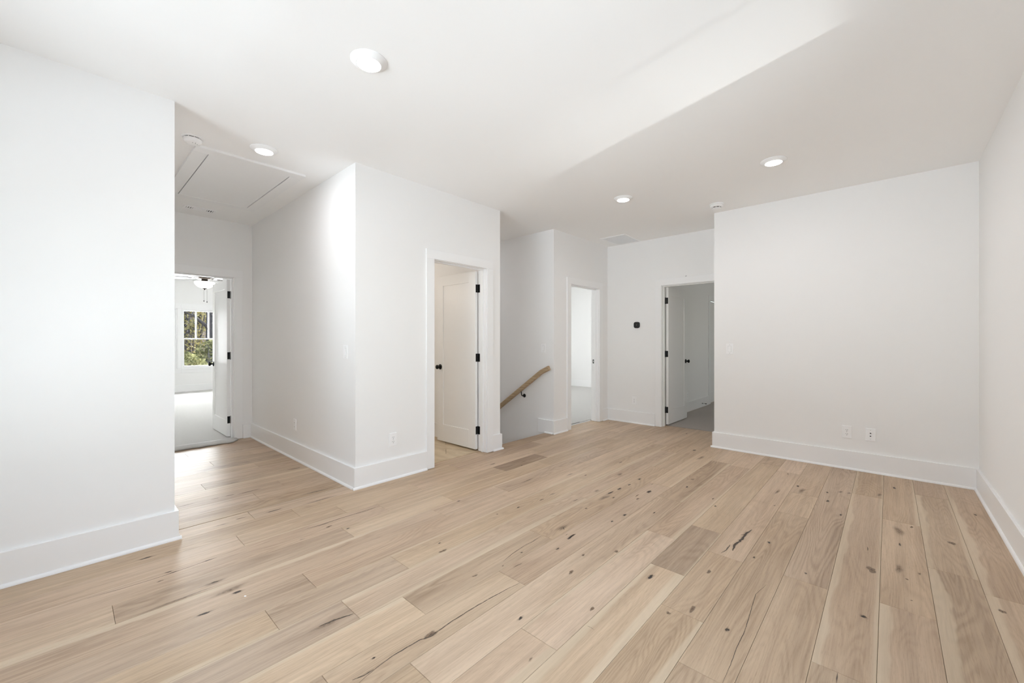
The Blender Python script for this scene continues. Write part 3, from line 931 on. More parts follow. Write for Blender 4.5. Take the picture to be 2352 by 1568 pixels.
door_trim('trim_1', 'y', XL, XL - T, D_BATH, 'flat white casing around the bathroom doorway', 0)
door_trim('trim_2', 'y', XH, XH - T, D_BED, 'flat white casing around the hall-end bedroom doorway', 0)
tg = door_trim('trim_3', 'y', XL, XL - T, D_GST, 'flat white casing around the bright doorway past the stairs', 0)
tf_ = door_trim('trim_4', 'x', YE, YE + T, D_FAR, 'flat white casing around the doorway to the dim room', 0)
# strike plate let into the jamb of the bright doorway
bm = bmesh.new()
add_box(bm, XL - T + 0.012, XL - T + 0.042, D_GST[1] - 0.0018, D_GST[1] + 0.0005, 0.898, 0.956, bevel=0.0008)
sp = obj('strike_plate', bm, 'black', tg)
bm = bmesh.new()
add_box(bm, XL - T + 0.019, XL - T + 0.032, D_GST[1] - 0.0024, D_GST[1] - 0.0017, 0.912, 0.942)
obj('latch_hole', bm, 'steel', sp)
# bent nail left on top of the far casing, and one over the bathroom door
for par, p0 in ((tf_, (-2.075, YE - 0.012, D_FAR[2] + RV + CW)),):
    bm = bmesh.new()
    add_tube(bm, [p0, (p0[0] - 0.004, p0[1] - 0.004, p0[2] + 0.012), (p0[0] + 0.016, p0[1] - 0.006, p0[2] + 0.010)], 0.0022, 6)
    obj('nail', bm, 'black', par)

# ------------------------------------------------------------------ doors


def knob_mesh(sgn):
    bm = bmesh.new()
    pr = [(0.0, 0.0), (0.0105, 0.0), (0.0095, 0.012), (0.009, 0.024), (0.016, 0.030), (0.0245, 0.038), (0.027, 0.047), (0.0245, 0.056), (0.014, 0.0615), (0.0, 0.0625)]
    add_lathe(bm, [(max(r, 0.0002), h * sgn) for r, h in pr], 24, 'Y')
    return bm


def rose_mesh(sgn):
    bm = bmesh.new()
    add_lathe(bm, [(0.033, 0.0), (0.033, 0.003 * sgn), (0.029, 0.008 * sgn), (0.012, 0.0105 * sgn)], 28, 'Y')
    return bm


def make_door(name, loc, rz, w, flip, label, th=0.035, z0=0.022, z1=2.030, knobs=True):
    root = tag(empty(name, loc, rz), label, 'door', kind='structure')
    st, tr_, br_ = 0.115, 0.118, 0.205
    bm = bmesh.new()
    bv = 0.0012
    add_box(bm, 0, st, 0, th, z0, z1, bevel=bv)
    add_box(bm, w - st, w, 0, th, z0, z1, bevel=bv)
    add_box(bm, st - 0.001, w - st + 0.001, 0, th, z1 - tr_, z1, bevel=bv)
    add_box(bm, st - 0.001, w - st + 0.001, 0, th, z0, z0 + br_, bevel=bv)
    leaf = obj('door_leaf', bm, 'door', root)
    bm = bmesh.new()
    add_box(bm, st - 0.004, w - st + 0.004, 0.009, th - 0.009, z0 + br_ - 0.004, z1 - tr_ + 0.004)
    obj('door_panel', bm, 'door', root)
    for hz in (0.235, 1.055, 1.835):
        bm = bmesh.new()
        ys = lambda y: th - y if flip else y
        add_box(bm, -0.0022, 0.0004, ys(0.003), ys(th - 0.004), hz - 0.045, hz + 0.045, bevel=0.0009)
        h = obj('hinge', bm, 'black', root)
        bm = bmesh.new()
        add_box(bm, -0.0021, -0.034, ys(-0.0038), ys(-0.0016), hz - 0.045, hz + 0.045, bevel=0.0008)
        obj('jamb_leaf', bm, 'black', h)
        bm = bmesh.new()
        add_lathe(bm, [(0.004, hz - 0.049), (0.0062, hz - 0.046), (0.0062, hz + 0.046), (0.004, hz + 0.049)], 14, 'Z', (0.0045, ys(-0.0035), 0))
        obj('hinge_pin', bm, 'black', h)
    if knobs:
        for sgn, y in ((-1, 0.0), (1, th)):
            kb = obj('knob', knob_mesh(sgn), 'black', root, (w - 0.062, y, 0.926))
            obj('rose', rose_mesh(sgn), 'black', kb)
        bm = bmesh.new()
        add_box(bm, w - 0.0008, w + 0.0012, th / 2 - 0.0125, th / 2 + 0.0125, 0.897, 0.955, bevel=0.0005)
        obj('latch_plate', bm, 'black', root)
    return root


make_door('door_1', (-3.427, 3.1625, 0), PI, 0.700, False, 'white one-panel bathroom door with black knob, standing open')
make_door('door_2', (-6.2285, 1.4405, 0), PI, 0.755, False, 'white one-panel door opened into the sunlit bedroom')
make_door('door_3', (-3.427, 4.8505, 0), PI, 0.750, True, 'white one-panel door folded back inside the bright bedroom')
make_door('door_4', (-2.3755, YE + T + 0.014, 0), PI / 2, 0.755, True, 'white one-panel door opened into the dim room')
# closet door in the dim room
root = make_door('door_5', (R3_X0 - 0.014, 8.603, 0), PI / 2, 0.79, True, 'closed closet door in the dim room with slim black hinges', knobs=True)
trc = tag(empty('trim_5'), 'shaded white casing of the closet door', 'door trim', kind='structure')
for b_ in ((R3_X0, R3_X0 + CT, 8.505, 8.597, 0.012, 2.05), (R3_X0, R3_X0 + CT, 9.40, 9.49, 0.012, 2.05), (R3_X0, R3_X0 + CT, 8.505, 9.49, 2.05, 2.142)):
    boxes('casing', [b_], 'trim', trc, bevel=0.0015)

# ------------------------------------------------------------------ windows (local y points into the room)


def make_window(name, loc, rz, w, z0, z1, label, cl=0.075, cr=0.075, wall=T):
    """cl, cr: casing width past the opening on the local -x and +x side (a mullion belongs to one of a pair)"""
    """w wide opening centred on loc; double-hung, upper sash of three lites over one"""
    root = tag(empty(name, (loc[0], loc[1], 0), rz), label, 'window', kind='structure')
    h = w / 2

    def P(nm, par, *b, mat='trim', bev=0.0015):
        return boxes(nm, [b], mat, par, bevel=bev)
    P('frame', root, -h, -h + 0.03, -wall, 0, z0, z1)
    P('frame', root, h - 0.03, h, -wall, 0, z0, z1)
    P('frame', root, -h + 0.03, h - 0.03, -wall, 0, z1 - 0.03, z1)
    P('frame', root, -h + 0.03, h - 0.03, -wall, 0, z0, z0 + 0.02)
    P('casing', root, -h - cl, -h + 0.01, 0, 0.018, z0 + 0.007, z1 - 0.006)
    P('casing', root, h - 0.01, h + cr, 0, 0.018, z0 + 0.007, z1 - 0.006)
    el, er = (0.015 if cl > 0.07 else 0), (0.015 if cr > 0.07 else 0)
    P('casing', root, -h - cl - el, h + cr + er, 0, 0.022, z1 - 0.005, z1 + 0.115)
    P('sill', root, -h - cl - el, h + cr + er, 0.0005, 0.05, z0 - 0.025, z0 + 0.006)
    P('apron', root, -h - cl, h + cr, 0, 0.016, z0 - 0.105, z0 - 0.0255)
    zm = (z0 + z1) / 2 - 0.005
    i = h - 0.03
    for up, (a, b, y0) in ((True, (zm - 0.017, z1 - 0.03, -0.075)), (False, (z0 + 0.02, zm + 0.017, -0.045))):
        s = empty('sash', (0, 0, 0), 0, root)
        y1 = y0 + 0.028
        sw = 0.032
        P('stile', s, -i, -i + sw, y0, y1, a, b)
        P('stile', s, i - sw, i, y0, y1, a, b)
        P('rail', s, -i + sw, i - sw, y0, y1, b - (0.034 if not up else sw), b)
        P('rail', s, -i + sw, i - sw, y0, y1, a, a + (0.034 if up else 0.045))
        za, zb = a + (0.034 if up else 0.045), b - (0.034 if not up else sw)
        gw = 2 * (i - sw)
        if up:
            lw = (gw - 2 * 0.034) / 3
            for q in range(2):
                xm = -i + sw + lw * (q + 1) + 0.034 * q
                P('muntin', s, xm, xm + 0.034, y0 + 0.002, y1 - 0.002, za, zb)
            for q in range(3):
                xm = -i + sw + (lw + 0.034) * q
                P('pane', s, xm, xm + lw, y0 + 0.012, y0 + 0.015, za, zb, mat='glass', bev=0)
        else:
            P('pane', s, -i + sw, i - sw, y0 + 0.012, y0 + 0.015, za, zb, mat='glass', bev=0)
    return root


wn_ = 0
for (a, b, z0, z1), nm in zip(BEDW, ('beside the door edge view, leftmost', 'seen fully beside the open door')):
    wn_ += 1
    make_window('window_%d' % wn_, (BED_X0, (a + b) / 2), -PI / 2, b - a, z0, z1, 'white double-hung bedroom window ' + ('cut off by the hall wall' if wn_ == 1 else 'with three upper lites and woods outside'), cl=0.0595 if wn_ == 1 else 0.075, cr=0.075 if wn_ == 1 else -0.0005)
for i, (a, b, z0, z1) in enumerate(SW):
    wn_ += 1
    make_window('window_%d' % wn_, (XR, (a + b) / 2), PI / 2, b - a, z0, z1, 'white double-hung window in the right side wall, ' + ('nearer the back' if i == 0 else 'nearer the far corner'), cr=0.0995 if i == 0 else 0.075, cl=0.075 if i == 0 else -0.0005)
for i, (a, b, z0, z1) in enumerate(BW):
    wn_ += 1
    make_window('window_%d' % wn_, ((a + b) / 2, YBACK), 0, b - a, z0, z1, 'white double-hung window in the back wall, ' + ('by the left wall' if i == 0 else 'by the right wall'), cr=0.0595 if i == 0 else 0.075, cl=0.075 if i == 0 else -0.0005)
for i, (a, b, z0, z1) in enumerate(GSTW):
    wn_ += 1
    make_window('window_%d' % wn_, (GST_X0, (a + b) / 2), -PI / 2, b - a, z0, z1, 'white double-hung window in the bright bedroom, ' + ('nearer the stairs' if i == 0 else 'farther from the stairs'), cl=0.0995 if i == 0 else 0.075, cr=0.075 if i == 0 else -0.0005)
wn_ += 1
make_window('window_%d' % wn_, (R3_X1, 8.2), PI / 2, 1.0, 0.85, 2.05, 'small white double-hung window of the dim room')
# ------------------------------------------------------------------ recessed lights


def make_downlight(loc, label):
    root = tag(empty('recessed_light', loc), label, 'ceiling light', 'round recessed ceiling lights')
    bm = bmesh.new()
    add_lathe(bm, [(0.0945, -0.0004), (0.0945, -0.0025), (0.090, -0.0055), (0.078, -0.0125), (0.067, -0.0205), (0.0635, -0.0225), (0.0615, -0.0215)], 48)
    obj('trim_ring', bm, 'plastic', root)
    bm = bmesh.new()
    add_lathe(bm, [(0.0612, -0.0205), (0.0612, -0.0218), (0.035, -0.0226), (0.001, -0.0228)], 48)
    obj('lens', bm, 'lens', root)
    ld = bpy.data.lights.new('led', 'AREA')
    ld.shape = 'DISK'
    ld.size = 0.12
    ld.energy = 2.9
    ld.spread = math.radians(180)
    ld.color = (0.97, 0.965, 1.0)
    lo = bpy.data.objects.new('led', ld)
    lo.location = (0, 0, -0.0245)
    lo.parent = root
    col.objects.link(lo)
    return root


make_downlight((-2.053, 1.104, H), 'round recessed ceiling light nearest the camera, the largest one')
make_downlight((-3.600, 1.057, H), 'round recessed ceiling light at the side hall, beside the attic hatch')
make_downlight((-0.705, 3.985, H), 'round recessed ceiling light in front of the wide blank wall')
make_downlight((-0.705, 1.104, H), 'round recessed ceiling light above the camera')
bath_led = bpy.data.lights.new('bath_lamp', 'POINT')
bath_led.energy = 6.5
bath_led.color = (1.0, 0.92, 0.83)
bath_led.shadow_soft_size = 0.1
bo = bpy.data.objects.new('bath_lamp', bath_led)
bo.location = (-4.9, 2.2, 1.95)
col.objects.link(bo)
make_downlight((-5.2, 3.906, H), 'unseen ceiling light added to brighten the stairwell')  # extra fitting out of view, added to lighten the stair wall
make_downlight((-2.053, 3.965, H), 'round recessed ceiling light in front of the stairs and far doorway')

# ------------------------------------------------------------------ smoke detectors
root = tag(empty('smoke_detector', (-3.778, 0.640, H)), 'domed white smoke detector at the corner of the attic hatch', 'smoke detector')
bm = bmesh.new(); add_lathe(bm, [(0.066, -0.0003), (0.067, -0.004), (0.066, -0.008), (0.056, -0.010)], 40); obj('base_plate', bm, 'plastic', root)
bm = bmesh.new(); add_lathe(bm, [(0.050, -0.009), (0.050, -0.016)], 40); obj('sensing_gap', bm, 'slot', root)
bm = bmesh.new(); add_lathe(bm, [(0.056, -0.0155), (0.0565, -0.020), (0.053, -0.032), (0.046, -0.041), (0.034, -0.0455), (0.0, -0.047)][:-1] + [(0.001, -0.047)], 40); obj('dome', bm, 'plastic', root)
for i in range(10):
    a = 2 * PI * i / 10
    bm = bmesh.new(); add_box(bm, -0.003, 0.003, -0.002, 0.002, -0.017, -0.008)
    obj('gap_rib', bm, 'plastic', root, (0.0535 * math.cos(a), 0.0535 * math.sin(a), 0), a)
for i, (px, py) in enumerate(((0.012, 0.014), (0.020, -0.004), (0.004, 0.026), (0.026, 0.012))):
    bm = bmesh.new(); add_box(bm, px - 0.0045, px + 0.0045, py - 0.0025, py + 0.0025, -0.0466, -0.0445); obj('sounder_slot', bm, 'plastic_dim', root)
root = tag(empty('smoke_detector', (-1.388, 4.822, H)), 'drum-shaped white smoke detector by the corner of the wide wall', 'smoke detector')
bm = bmesh.new(); add_lathe(bm, [(0.070, -0.0003), (0.071, -0.006), (0.068, -0.012), (0.064, -0.013)], 40); obj('base_plate', bm, 'plastic', root)
bm = bmesh.new(); add_lathe(bm, [(0.064, -0.012), (0.0645, -0.030), (0.060, -0.036), (0.050, -0.038)], 40); obj('drum', bm, 'plastic', root)
bm = bmesh.new(); add_lathe(bm, [(0.044, -0.036), (0.044, -0.046)], 40); obj('sensing_gap', bm, 'slot', root)
bm = bmesh.new(); add_lathe(bm, [(0.047, -0.0455), (0.045, -0.049), (0.030, -0.052), (0.001, -0.0525)], 40); obj('cap', bm, 'plastic', root)
for i in range(8):
    a = 2 * PI * i / 8 + 0.2
    bm = bmesh.new(); add_box(bm, -0.003, 0.003, -0.0035, 0.0035, -0.0465, -0.037)
    obj('gap_rib', bm, 'plastic', root, (0.0462 * math.cos(a), 0.0462 * math.sin(a), 0), a)

# ------------------------------------------------------------------ attic hatch in the hall ceiling
root = tag(empty('attic_hatch', (-4.63, 1.075, H)), 'white attic hatch framed by flat boards in the hall ceiling', 'hatch')
ox, oy = -4.63, 1.075
fx0, fx1, fy0, fy1 = -5.372 - ox, -3.878 - ox, 0.676 - oy, 1.474 - oy
px0, px1, py0, py1 = -5.268 - ox, -3.982 - ox, 0.772 - oy, 1.378 - oy
tk = 0.019
for b_ in ((px1, fx1, fy0, fy1), (fx0, px0, fy0, fy1), (px0, px1, fy0, py0), (px0, px1, py1, fy1)):
    boxes('frame_board', [b_ + (-tk, -0.0003)], 'trim', root, bevel=0.0018)
boxes('hatch_panel', [(px0 + 0.001, px1 - 0.001, py0 + 0.007, py1 - 0.007, -tk + 0.002, -0.003)], 'trim', root, bevel=0.001)
boxes('shadow_gap', [(px0, px1, py0, py1, -0.003, -0.0005)], 'slot', root)

# ------------------------------------------------------------------ ceiling registers


def make_register(loc, lx, ly, n, label, two):
    root = tag(empty('air_vent', loc), label, 'air vent')
    fr = 0.024
    x0, x1, y0, y1 = -lx / 2, lx / 2, -ly / 2, ly / 2
    for b_ in ((x0, x0 + fr, y0, y1), (x1 - fr, x1, y0, y1), (x0 + fr, x1 - fr, y0, y0 + fr), (x0 + fr, x1 - fr, y1 - fr, y1)):
        boxes('frame', [b_ + (-0.007, -0.0003)], 'plastic', root, bevel=0.001)
    boxes('duct_opening', [(x0 + fr, x1 - fr, y0 + fr, y1 - fr, -0.0022, -0.0004)], 'slot', root)
    span = (y1 - y0) - 2 * fr
    for i in range(n):
        yy = y0 + fr + span * (i + 0.5) / n
        bm = bmesh.new()
        wv = span / n * (1.04 if two and abs(yy) < 0.055 else 0.62 if two else 0.86)
        add_box(bm, x0 + fr, x1 - fr, -wv / 2, wv / 2, -0.0012, 0.0012)
        ang = (0.0 if abs(yy) < 0.055 else 0.35 if yy > 0 else -0.35) if two else 0.12
        bmesh.ops.rotate(bm, verts=list(bm.verts), cent=(0, 0, 0), matrix=Matrix.Rotation(ang, 3, 'X'))
        obj('slat', bm, 'plastic', root, (0, yy, -0.0052))
    return root


make_register((-5.762, 1.040, H), 0.125, 0.297, 12, 'small white ceiling register behind the attic hatch', True)
make_register((-2.915, 5.555, H), 0.395, 0.53, 22, 'large white return grille in the ceiling before the far wall', False)

# ------------------------------------------------------------------ switches, outlets, jack plate, thermostat (local y = out of the wall)


def plate_mesh(w=0.0735, h=0.1185, t=0.0066):
    bm = bmesh.new()
    add_box(bm, -w / 2, w / 2, 0, t, -h / 2, h / 2, bevel=0.0022, seg=2)
    return bm


def screw(par, z, r=0.0026, y=0.0066, mat='plastic_dim'):
    bm = bmesh.new()
    add_lathe(bm, [(r, 0), (r, 0.0008), (r * 0.7, 0.0012)], 12, 'Y')
    return obj('screw', bm, mat, par, (0, y, z))


def make_switch(loc, rz, label):
    root = tag(empty('light_switch', loc, rz), label, 'light switch', 'rocker light switches')
    obj('cover_plate', plate_mesh(), 'plastic', root)
    boxes('rocker_gap', [(-0.0176, 0.0176, 0.0050, 0.0069, -0.0345, 0.0345)], 'plastic_dim', root)
    bm = bmesh.new()
    add_prism(bm, [(0.0060, -0.0332), (0.0112, -0.0332), (0.0088, 0.0), (0.0074, 0.0332), (0.0060, 0.0332)], -0.0162, 0.0162, 'X')
    obj('rocker', bm, 'plastic', root)
    screw(root, 0.0475)
    screw(root, -0.0475)
    return root


def make_outlet(loc, rz, label):
    root = tag(empty('outlet', loc, rz), label, 'outlet', 'duplex wall outlets')
    obj('cover_plate', plate_mesh(), 'plastic', root)
    for z in (0.0195, -0.0195):
        bm = bmesh.new()
        add_lathe(bm, [(0.0172, 0.0052), (0.0172, 0.0074), (0.0166, 0.0080)], 28, 'Y', (0, 0, z), scale=(1.0, 0.86))
        f_ = obj('receptacle', bm, 'plastic', root)
        for x_, hh in ((-0.0062, 0.0078), (0.0062, 0.0064)):
            boxes('slot', [(x_ - 0.0013, x_ + 0.0013, 0.0078, 0.0083, z + 0.003 - hh / 2, z + 0.003 + hh / 2)], 'slot', f_)
        bm = bmesh.new()
        add_lathe(bm, [(0.0026, 0.0078), (0.0026, 0.0083)], 12, 'Y', (0, 0, z - 0.0085))
        obj('ground_hole', bm, 'slot', f_)
    screw(root, 0.0)
    return root


FACE_PX, FACE_NY = -PI / 2, PI
make_switch((-3.4695, YB, 1.147), FACE_NY, 'white rocker switch on the hall wall near its outer corner')
make_switch((-3.470, YD, 1.146), FACE_NY, 'white rocker switch on the stairwell wall above the handrail')
make_switch((-1.341, YF, 1.152), FACE_NY, 'white rocker switch at the edge of the wide wall')
make_outlet((-4.627, YB, 0.360), FACE_NY, 'white outlet low on the side hall wall')
make_outlet((XL, 2.004, 0.354), FACE_PX, 'white outlet on the wall between the hall corner and bathroom door')
make_outlet((-2.842, YE, 0.342), FACE_NY, 'white outlet below the black thermostat')
make_outlet((-0.300, YF, 0.358), FACE_NY, 'white outlet on the wide wall, beside the jack plate')
make_outlet((R3_X0, 7.36, 0.29), FACE_PX, 'white outlet in the dim room, half hidden by the door')

root = tag(empty('jack_plate', (-0.1265, YF, 0.357), FACE_NY), 'white plate with two small data jacks on the wide wall', 'wall plate')
obj('cover_plate', plate_mesh(), 'plastic', root)
for z, dz in ((0.0135, 1), (-0.0135, -1)):
    j_ = boxes('jack', [(-0.0085, 0.0085, 0.005, 0.0080, z - 0.0085, z + 0.0085)], 'plastic', root, bevel=0.0006)
    boxes('jack_opening', [(-0.0055, 0.0055, 0.0078, 0.0084, z - 0.004, z + 0.004)], 'slot', j_)
screw(root, 0.0415)
screw(root, -0.0415)

# thermostat: black rounded square
root = tag(empty('thermostat', (-2.797, YE, 1.485), FACE_NY), 'black rounded square thermostat on the far wall', 'thermostat')


def squircle(r, n=40, p=3.6):
    out = []
    for i in range(n):
        a = 2 * PI * i / n
        c_, s_2 = math.cos(a), math.sin(a)
        q = (abs(c_) ** p + abs(s_2) ** p) ** (-1 / p)
        out.append((r * q * c_, r * q * s_2))
    return out


def sq_stack(bm, lv, mi=0):
    rings = [[bm.verts.new((x, y, z)) for x, z in squircle(r)] for r, y in lv]
    for a, b in zip(rings, rings[1:]):
        for i in range(len(a)):
            j = (i + 1) % len(a)
            bm.faces.new((a[i], a[j], b[j], b[i])).smooth = True
    bm.faces.new(rings[0]); bm.faces.new(rings[-1])


bm = bmesh.new(); sq_stack(bm, [(0.050, 0.0), (0.050, 0.003), (0.049, 0.004)]); obj('back_plate', bm, 'plastic', root)
bm = bmesh.new(); sq_stack(bm, [(0.044, 0.004), (0.0465, 0.008), (0.0465, 0.021), (0.0445, 0.0245), (0.042, 0.0255)]); obj('body', bm, 'black', root)
bm = bmesh.new(); sq_stack(bm, [(0.042, 0.0254), (0.0405, 0.0262), (0.030, 0.0264)]); obj('touch_glass', bm, 'screen', root)
bm = bmesh.new(); add_lathe(bm, [(0.0045, 0.0262), (0.0045, 0.0266)], 16, 'Y'); obj('status_mark', bm, 'plastic_dim', root)

# ------------------------------------------------------------------ handrail on the stairwell wall
root = tag(empty('handrail', (-3.33, YD - 0.062, 0.88)), 'oak handrail sloping down the stairwell wall on a black bracket', 'handrail')
ox, oy, oz = root.location


def rail_section(bm, p0, d, cut=None):
    pass


bm = bmesh.new()
# centre line: short level-ish end piece, mitre, then the slope
P0, P1, P2 = Vector((-3.328, 0, 0.886)), Vector((-3.458, 0, 0.826)), Vector((-6.3, 0, -1.175))
sect = [(-0.021, -0.023), (-0.012, -0.031), (0.012, -0.031), (0.021, -0.023), (0.021, 0.018), (0.013, 0.030), (-0.013, 0.030), (-0.021, 0.018)]
d1 = (P1 - P0).normalized(); d2 = (P2 - P1).normalized()
n1 = Vector((d1.z, 0, -d1.x)); n2 = Vector((d2.z, 0, -d2.x))
if n1.z < 0: n1 = -n1
if n2.z < 0: n2 = -n2
nm_ = (n1 + n2).normalized(); nm_ = nm_ / nm_.dot(n1)


def ring_at(bm, p, n):
    return [bm.verts.new((p.x + n.x * w - ox, YD - 0.062 + u - oy, p.z + n.z * w - oz)) for u, w in sect]


A, B, C_ = ring_at(bm, P0, n1), ring_at(bm, P1, nm_), ring_at(bm, P2, n2)
for a, b in ((A, B), (B, C_)):
    for i in range(8):
        bm.faces.new((a[i], a[(i + 1) % 8], b[(i + 1) % 8], b[i]))
bm.faces.new(A); bm.faces.new(C_)
obj('rail', bm, 'oak_rail', root)
for bx in (-3.815, -5.0):
    bz = 0.826 + (bx - -3.458) * (d2.z / d2.x)
    zc = bz - 0.105
    bm = bmesh.new()
    add_lathe(bm, [(0.027, 0.0), (0.027, -0.003), (0.022, -0.008), (0.010, -0.011)], 24, 'Y', (bx - ox, 0.062, zc - oz))
    br = obj('bracket', bm, 'black', root)
    bm = bmesh.new()
    add_tube(bm, [(bx - ox, 0.055, zc - oz), (bx - ox, 0.022, zc - oz), (bx - ox - 0.002, 0.006, zc + 0.010 - oz), (bx - ox - 0.004, 0.0, zc + 0.034 - oz), (bx - ox - 0.006, 0.0, bz - 0.040 - oz)], [0.008, 0.0075, 0.007, 0.007, 0.007], 10)
    obj('bracket_arm', bm, 'black', br)
    bm = bmesh.new()
    for q in (-0.028, 0.028):
        pass
    add_box(bm, -0.032, 0.032, -0.011, 0.011, -0.0035, 0.0)
    bmesh.ops.rotate(bm, verts=list(bm.verts), cent=(0, 0, 0), matrix=Matrix.Rotation(-math.atan2(d2.z, d2.x) if d2.x > 0 else -math.atan2(-d2.z, -d2.x), 3, 'Y'))
    obj('bracket_saddle', bm, 'black', br, (bx - ox - 0.006, 0, bz - 0.0375 - oz))

# ------------------------------------------------------------------ stairs going down
root = tag(empty('staircase', (XL - 0.14, YC, 0)), 'oak stair flight going down out of sight', 'stairs', kind='structure')
for i in range(11):
    xs, zt = -0.26 * i, -0.19 * (i + 1)
    boxes('riser', [(xs - 0.018, xs - 0.0005, 0.002, YD - YC - 0.002, zt + 0.0005, zt + 0.19 - (0.017 if i == 0 else 0.0305))], 'trim', root)
    boxes('tread', [(xs - 0.26 - 0.019, xs - 0.0185, 0.002, YD - YC - 0.002, zt - 0.030, zt)], 'oak_rail', root, bevel=0.003)

# ------------------------------------------------------------------ carpet edge lapping out of the bedroom, threshold bits
bm = bmesh.new()
rc = random.Random(3)
n = 34
top, bot = [], []
path = []
for i in range(n + 1):
    y = 0.70 + (1.470 - 0.70) * i / n
    xe = -5.915 + 0.006 * math.sin(i * 0.9) + 0.004 * rc.uniform(-1, 1)
    if i > n - 4:
        xe -= 0.012 * (i - (n - 4)) ** 1.4
    path.append((xe, y))
lv = [(0.0, 0.0), (0.004, 0.006), (0.002, 0.014), (-0.006, 0.019), (-0.022, 0.021), (-0.12, 0.021)]
grid = [[bm.verts.new((x + dx - (0.0 if dz else 0.006), y, 0.0015 + dz)) for dx, dz in lv] + [bm.verts.new((-6.165, y, 0.0155)), bm.verts.new((-6.165, y, 0.0015))] for x, y in path]
for a, b in zip(grid, grid[1:]):
    for i in range(len(a)):
        j = (i + 1) % len(a)
        f = bm.faces.new((a[i], a[j], b[j], b[i])); f.smooth = True
bm.faces.new(grid[0]); bm.faces.new(grid[-1])
tag(obj('carpet_edge', bm, 'carpet'), 'thick pale carpet edge lapping onto the hall planks at the bedroom door', 'carpet')
boxes_ = boxes('trim_6', [(XL - 0.165, XL - 0.139, D_GST[0], D_GST[1], -0.01, 0.004)], 'trim', bevel=0.001)
tag(boxes_, 'thin pale threshold strip in the bright doorway', 'threshold', kind='structure')
tk_ = boxes('tack_strip', [(XL - 0.176, XL - 0.1655, D_GST[0] + 0.002, 5.30, 0.0, 0.0135)], 'slot')
tag(tk_, 'dark gap strip at the carpet edge in the bright doorway', 'tack strip')

# small white paint chip left on the floor
bm = bmesh.new()
add_prism(bm, [(-0.006, -0.002), (0.001, -0.005), (0.007, 0.001), (0.003, 0.005), (-0.004, 0.003)], 0.0003, 0.0016, 'Z')
tag(obj('paint_chip', bm, 'plastic', None, (-2.304, 0.594, 0)), 'tiny white paint chip lying on the near planks', 'debris')

# spring door stops on baseboards


def make_doorstop(loc, rz, label):
    root = tag(empty('door_stop', loc, rz), label, 'door stop', 'black spring door stops')
    bm = bmesh.new(); add_lathe(bm, [(0.010, 0.0), (0.010, 0.003), (0.006, 0.007)], 14, 'Y'); obj('mount', bm, 'black', root)
    bm = bmesh.new()
    add_tube(bm, [(0.0048 * math.cos(t * 0.9), 0.006 + 0.055 * t / 60, 0.0048 * math.sin(t * 0.9)) for t in range(61)], 0.0013, 5); obj('spring', bm, 'black', root)
    bm = bmesh.new(); add_lathe(bm, [(0.0075, 0.060), (0.0085, 0.063), (0.0085, 0.074), (0.006, 0.077)], 14, 'Y'); obj('tip', bm, 'black', root)
    return root


make_doorstop((R3_X0 + BB_T, 8.10, 0.075), FACE_PX, 'black spring door stop on the dim room baseboard')
make_doorstop((-7.02, 1.69 - BB_T, 0.12), PI, 'black spring door stop seen past the bedroom door hinge')

# ------------------------------------------------------------------ ceiling fan in the bedroom
root = tag(empty('ceiling_fan', (-9.3, 1.752, 2.395)), 'dark ceiling fan with a white bowl light in the sunlit bedroom', 'ceiling fan')
zc = 2.395
bm = bmesh.new(); add_lathe(bm, [(0.055, H - zc), (0.068, H - zc - 0.012), (0.060, H - zc - 0.045), (0.020, H - zc - 0.06)], 28); obj('canopy', bm, 'bronze', root)
bm = bmesh.new(); add_lathe(bm, [(0.013, H - zc - 0.05), (0.013, 0.07)], 14); obj('downrod', bm, 'bronze', root)
bm = bmesh.new(); add_lathe(bm, [(0.03, 0.085), (0.10, 0.075), (0.140, 0.058), (0.146, 0.03), (0.140, 0.0), (0.11, -0.012), (0.05, -0.020)], 36); obj('motor_housing', bm, 'bronze', root)
bm = bmesh.new(); add_lathe(bm, [(0.045, -0.015), (0.050, -0.03), (0.050, -0.055), (0.075, -0.065)], 28); obj('switch_housing', bm, 'bronze', root)
bm = bmesh.new(); add_lathe(bm, [(0.152, -0.062), (0.158, -0.070), (0.150, -0.100), (0.128, -0.132), (0.095, -0.158), (0.05, -0.176), (0.012, -0.182)], 40); obj('bowl_shade', bm, 'fan_bowl', root)
bm = bmesh.new(); add_lathe(bm, [(0.040, -0.176), (0.034, -0.186), (0.014, -0.192), (0.008, -0.205), (0.002, -0.212)], 20); obj('finial', bm, 'bronze', root)
for i in range(5):
    a = 2 * PI * i / 5 + 0.42
    bm = bmesh.new(); add_box(bm, 0.11, 0.24, -0.022, 0.022, -0.006, 0.0, bevel=0.002)
    obj('blade_arm', bm, 'bronze', root, (0, 0, 0.004), a)
    bm = bmesh.new()
    pl = [(0.19, -0.052), (0.30, -0.062), (0.60, -0.070), (0.66, -0.055), (0.675, 0.0), (0.66, 0.055), (0.60, 0.070), (0.30, 0.062), (0.19, 0.052)]
    add_prism(bm, pl, 0.0, 0.007, 'Z')
    bmesh.ops.rotate(bm, verts=list(bm.verts), cent=(0, 0, 0), matrix=Matrix.Rotation(0.2, 3, 'X'))
    obj('blade', bm, 'blade', root, (0, 0, -0.002), a)
for x_, y_, l_ in ((0.0, -0.012, 0.40), (0.0, 0.035, 0.415)):
    bm = bmesh.new(); add_tube(bm, [(x_, y_, -0.19), (x_, y_, -l_)], 0.0016, 6); c_ = obj('pull_chain', bm, 'bronze', root)
    bm = bmesh.new(); add_lathe(bm, [(0.003, -l_ + 0.004), (0.0065, -l_ - 0.008), (0.006, -l_ - 0.022), (0.002, -l_ - 0.026)], 12, 'Z', (x_, y_, 0)); obj('pull_knob', bm, 'black', c_)

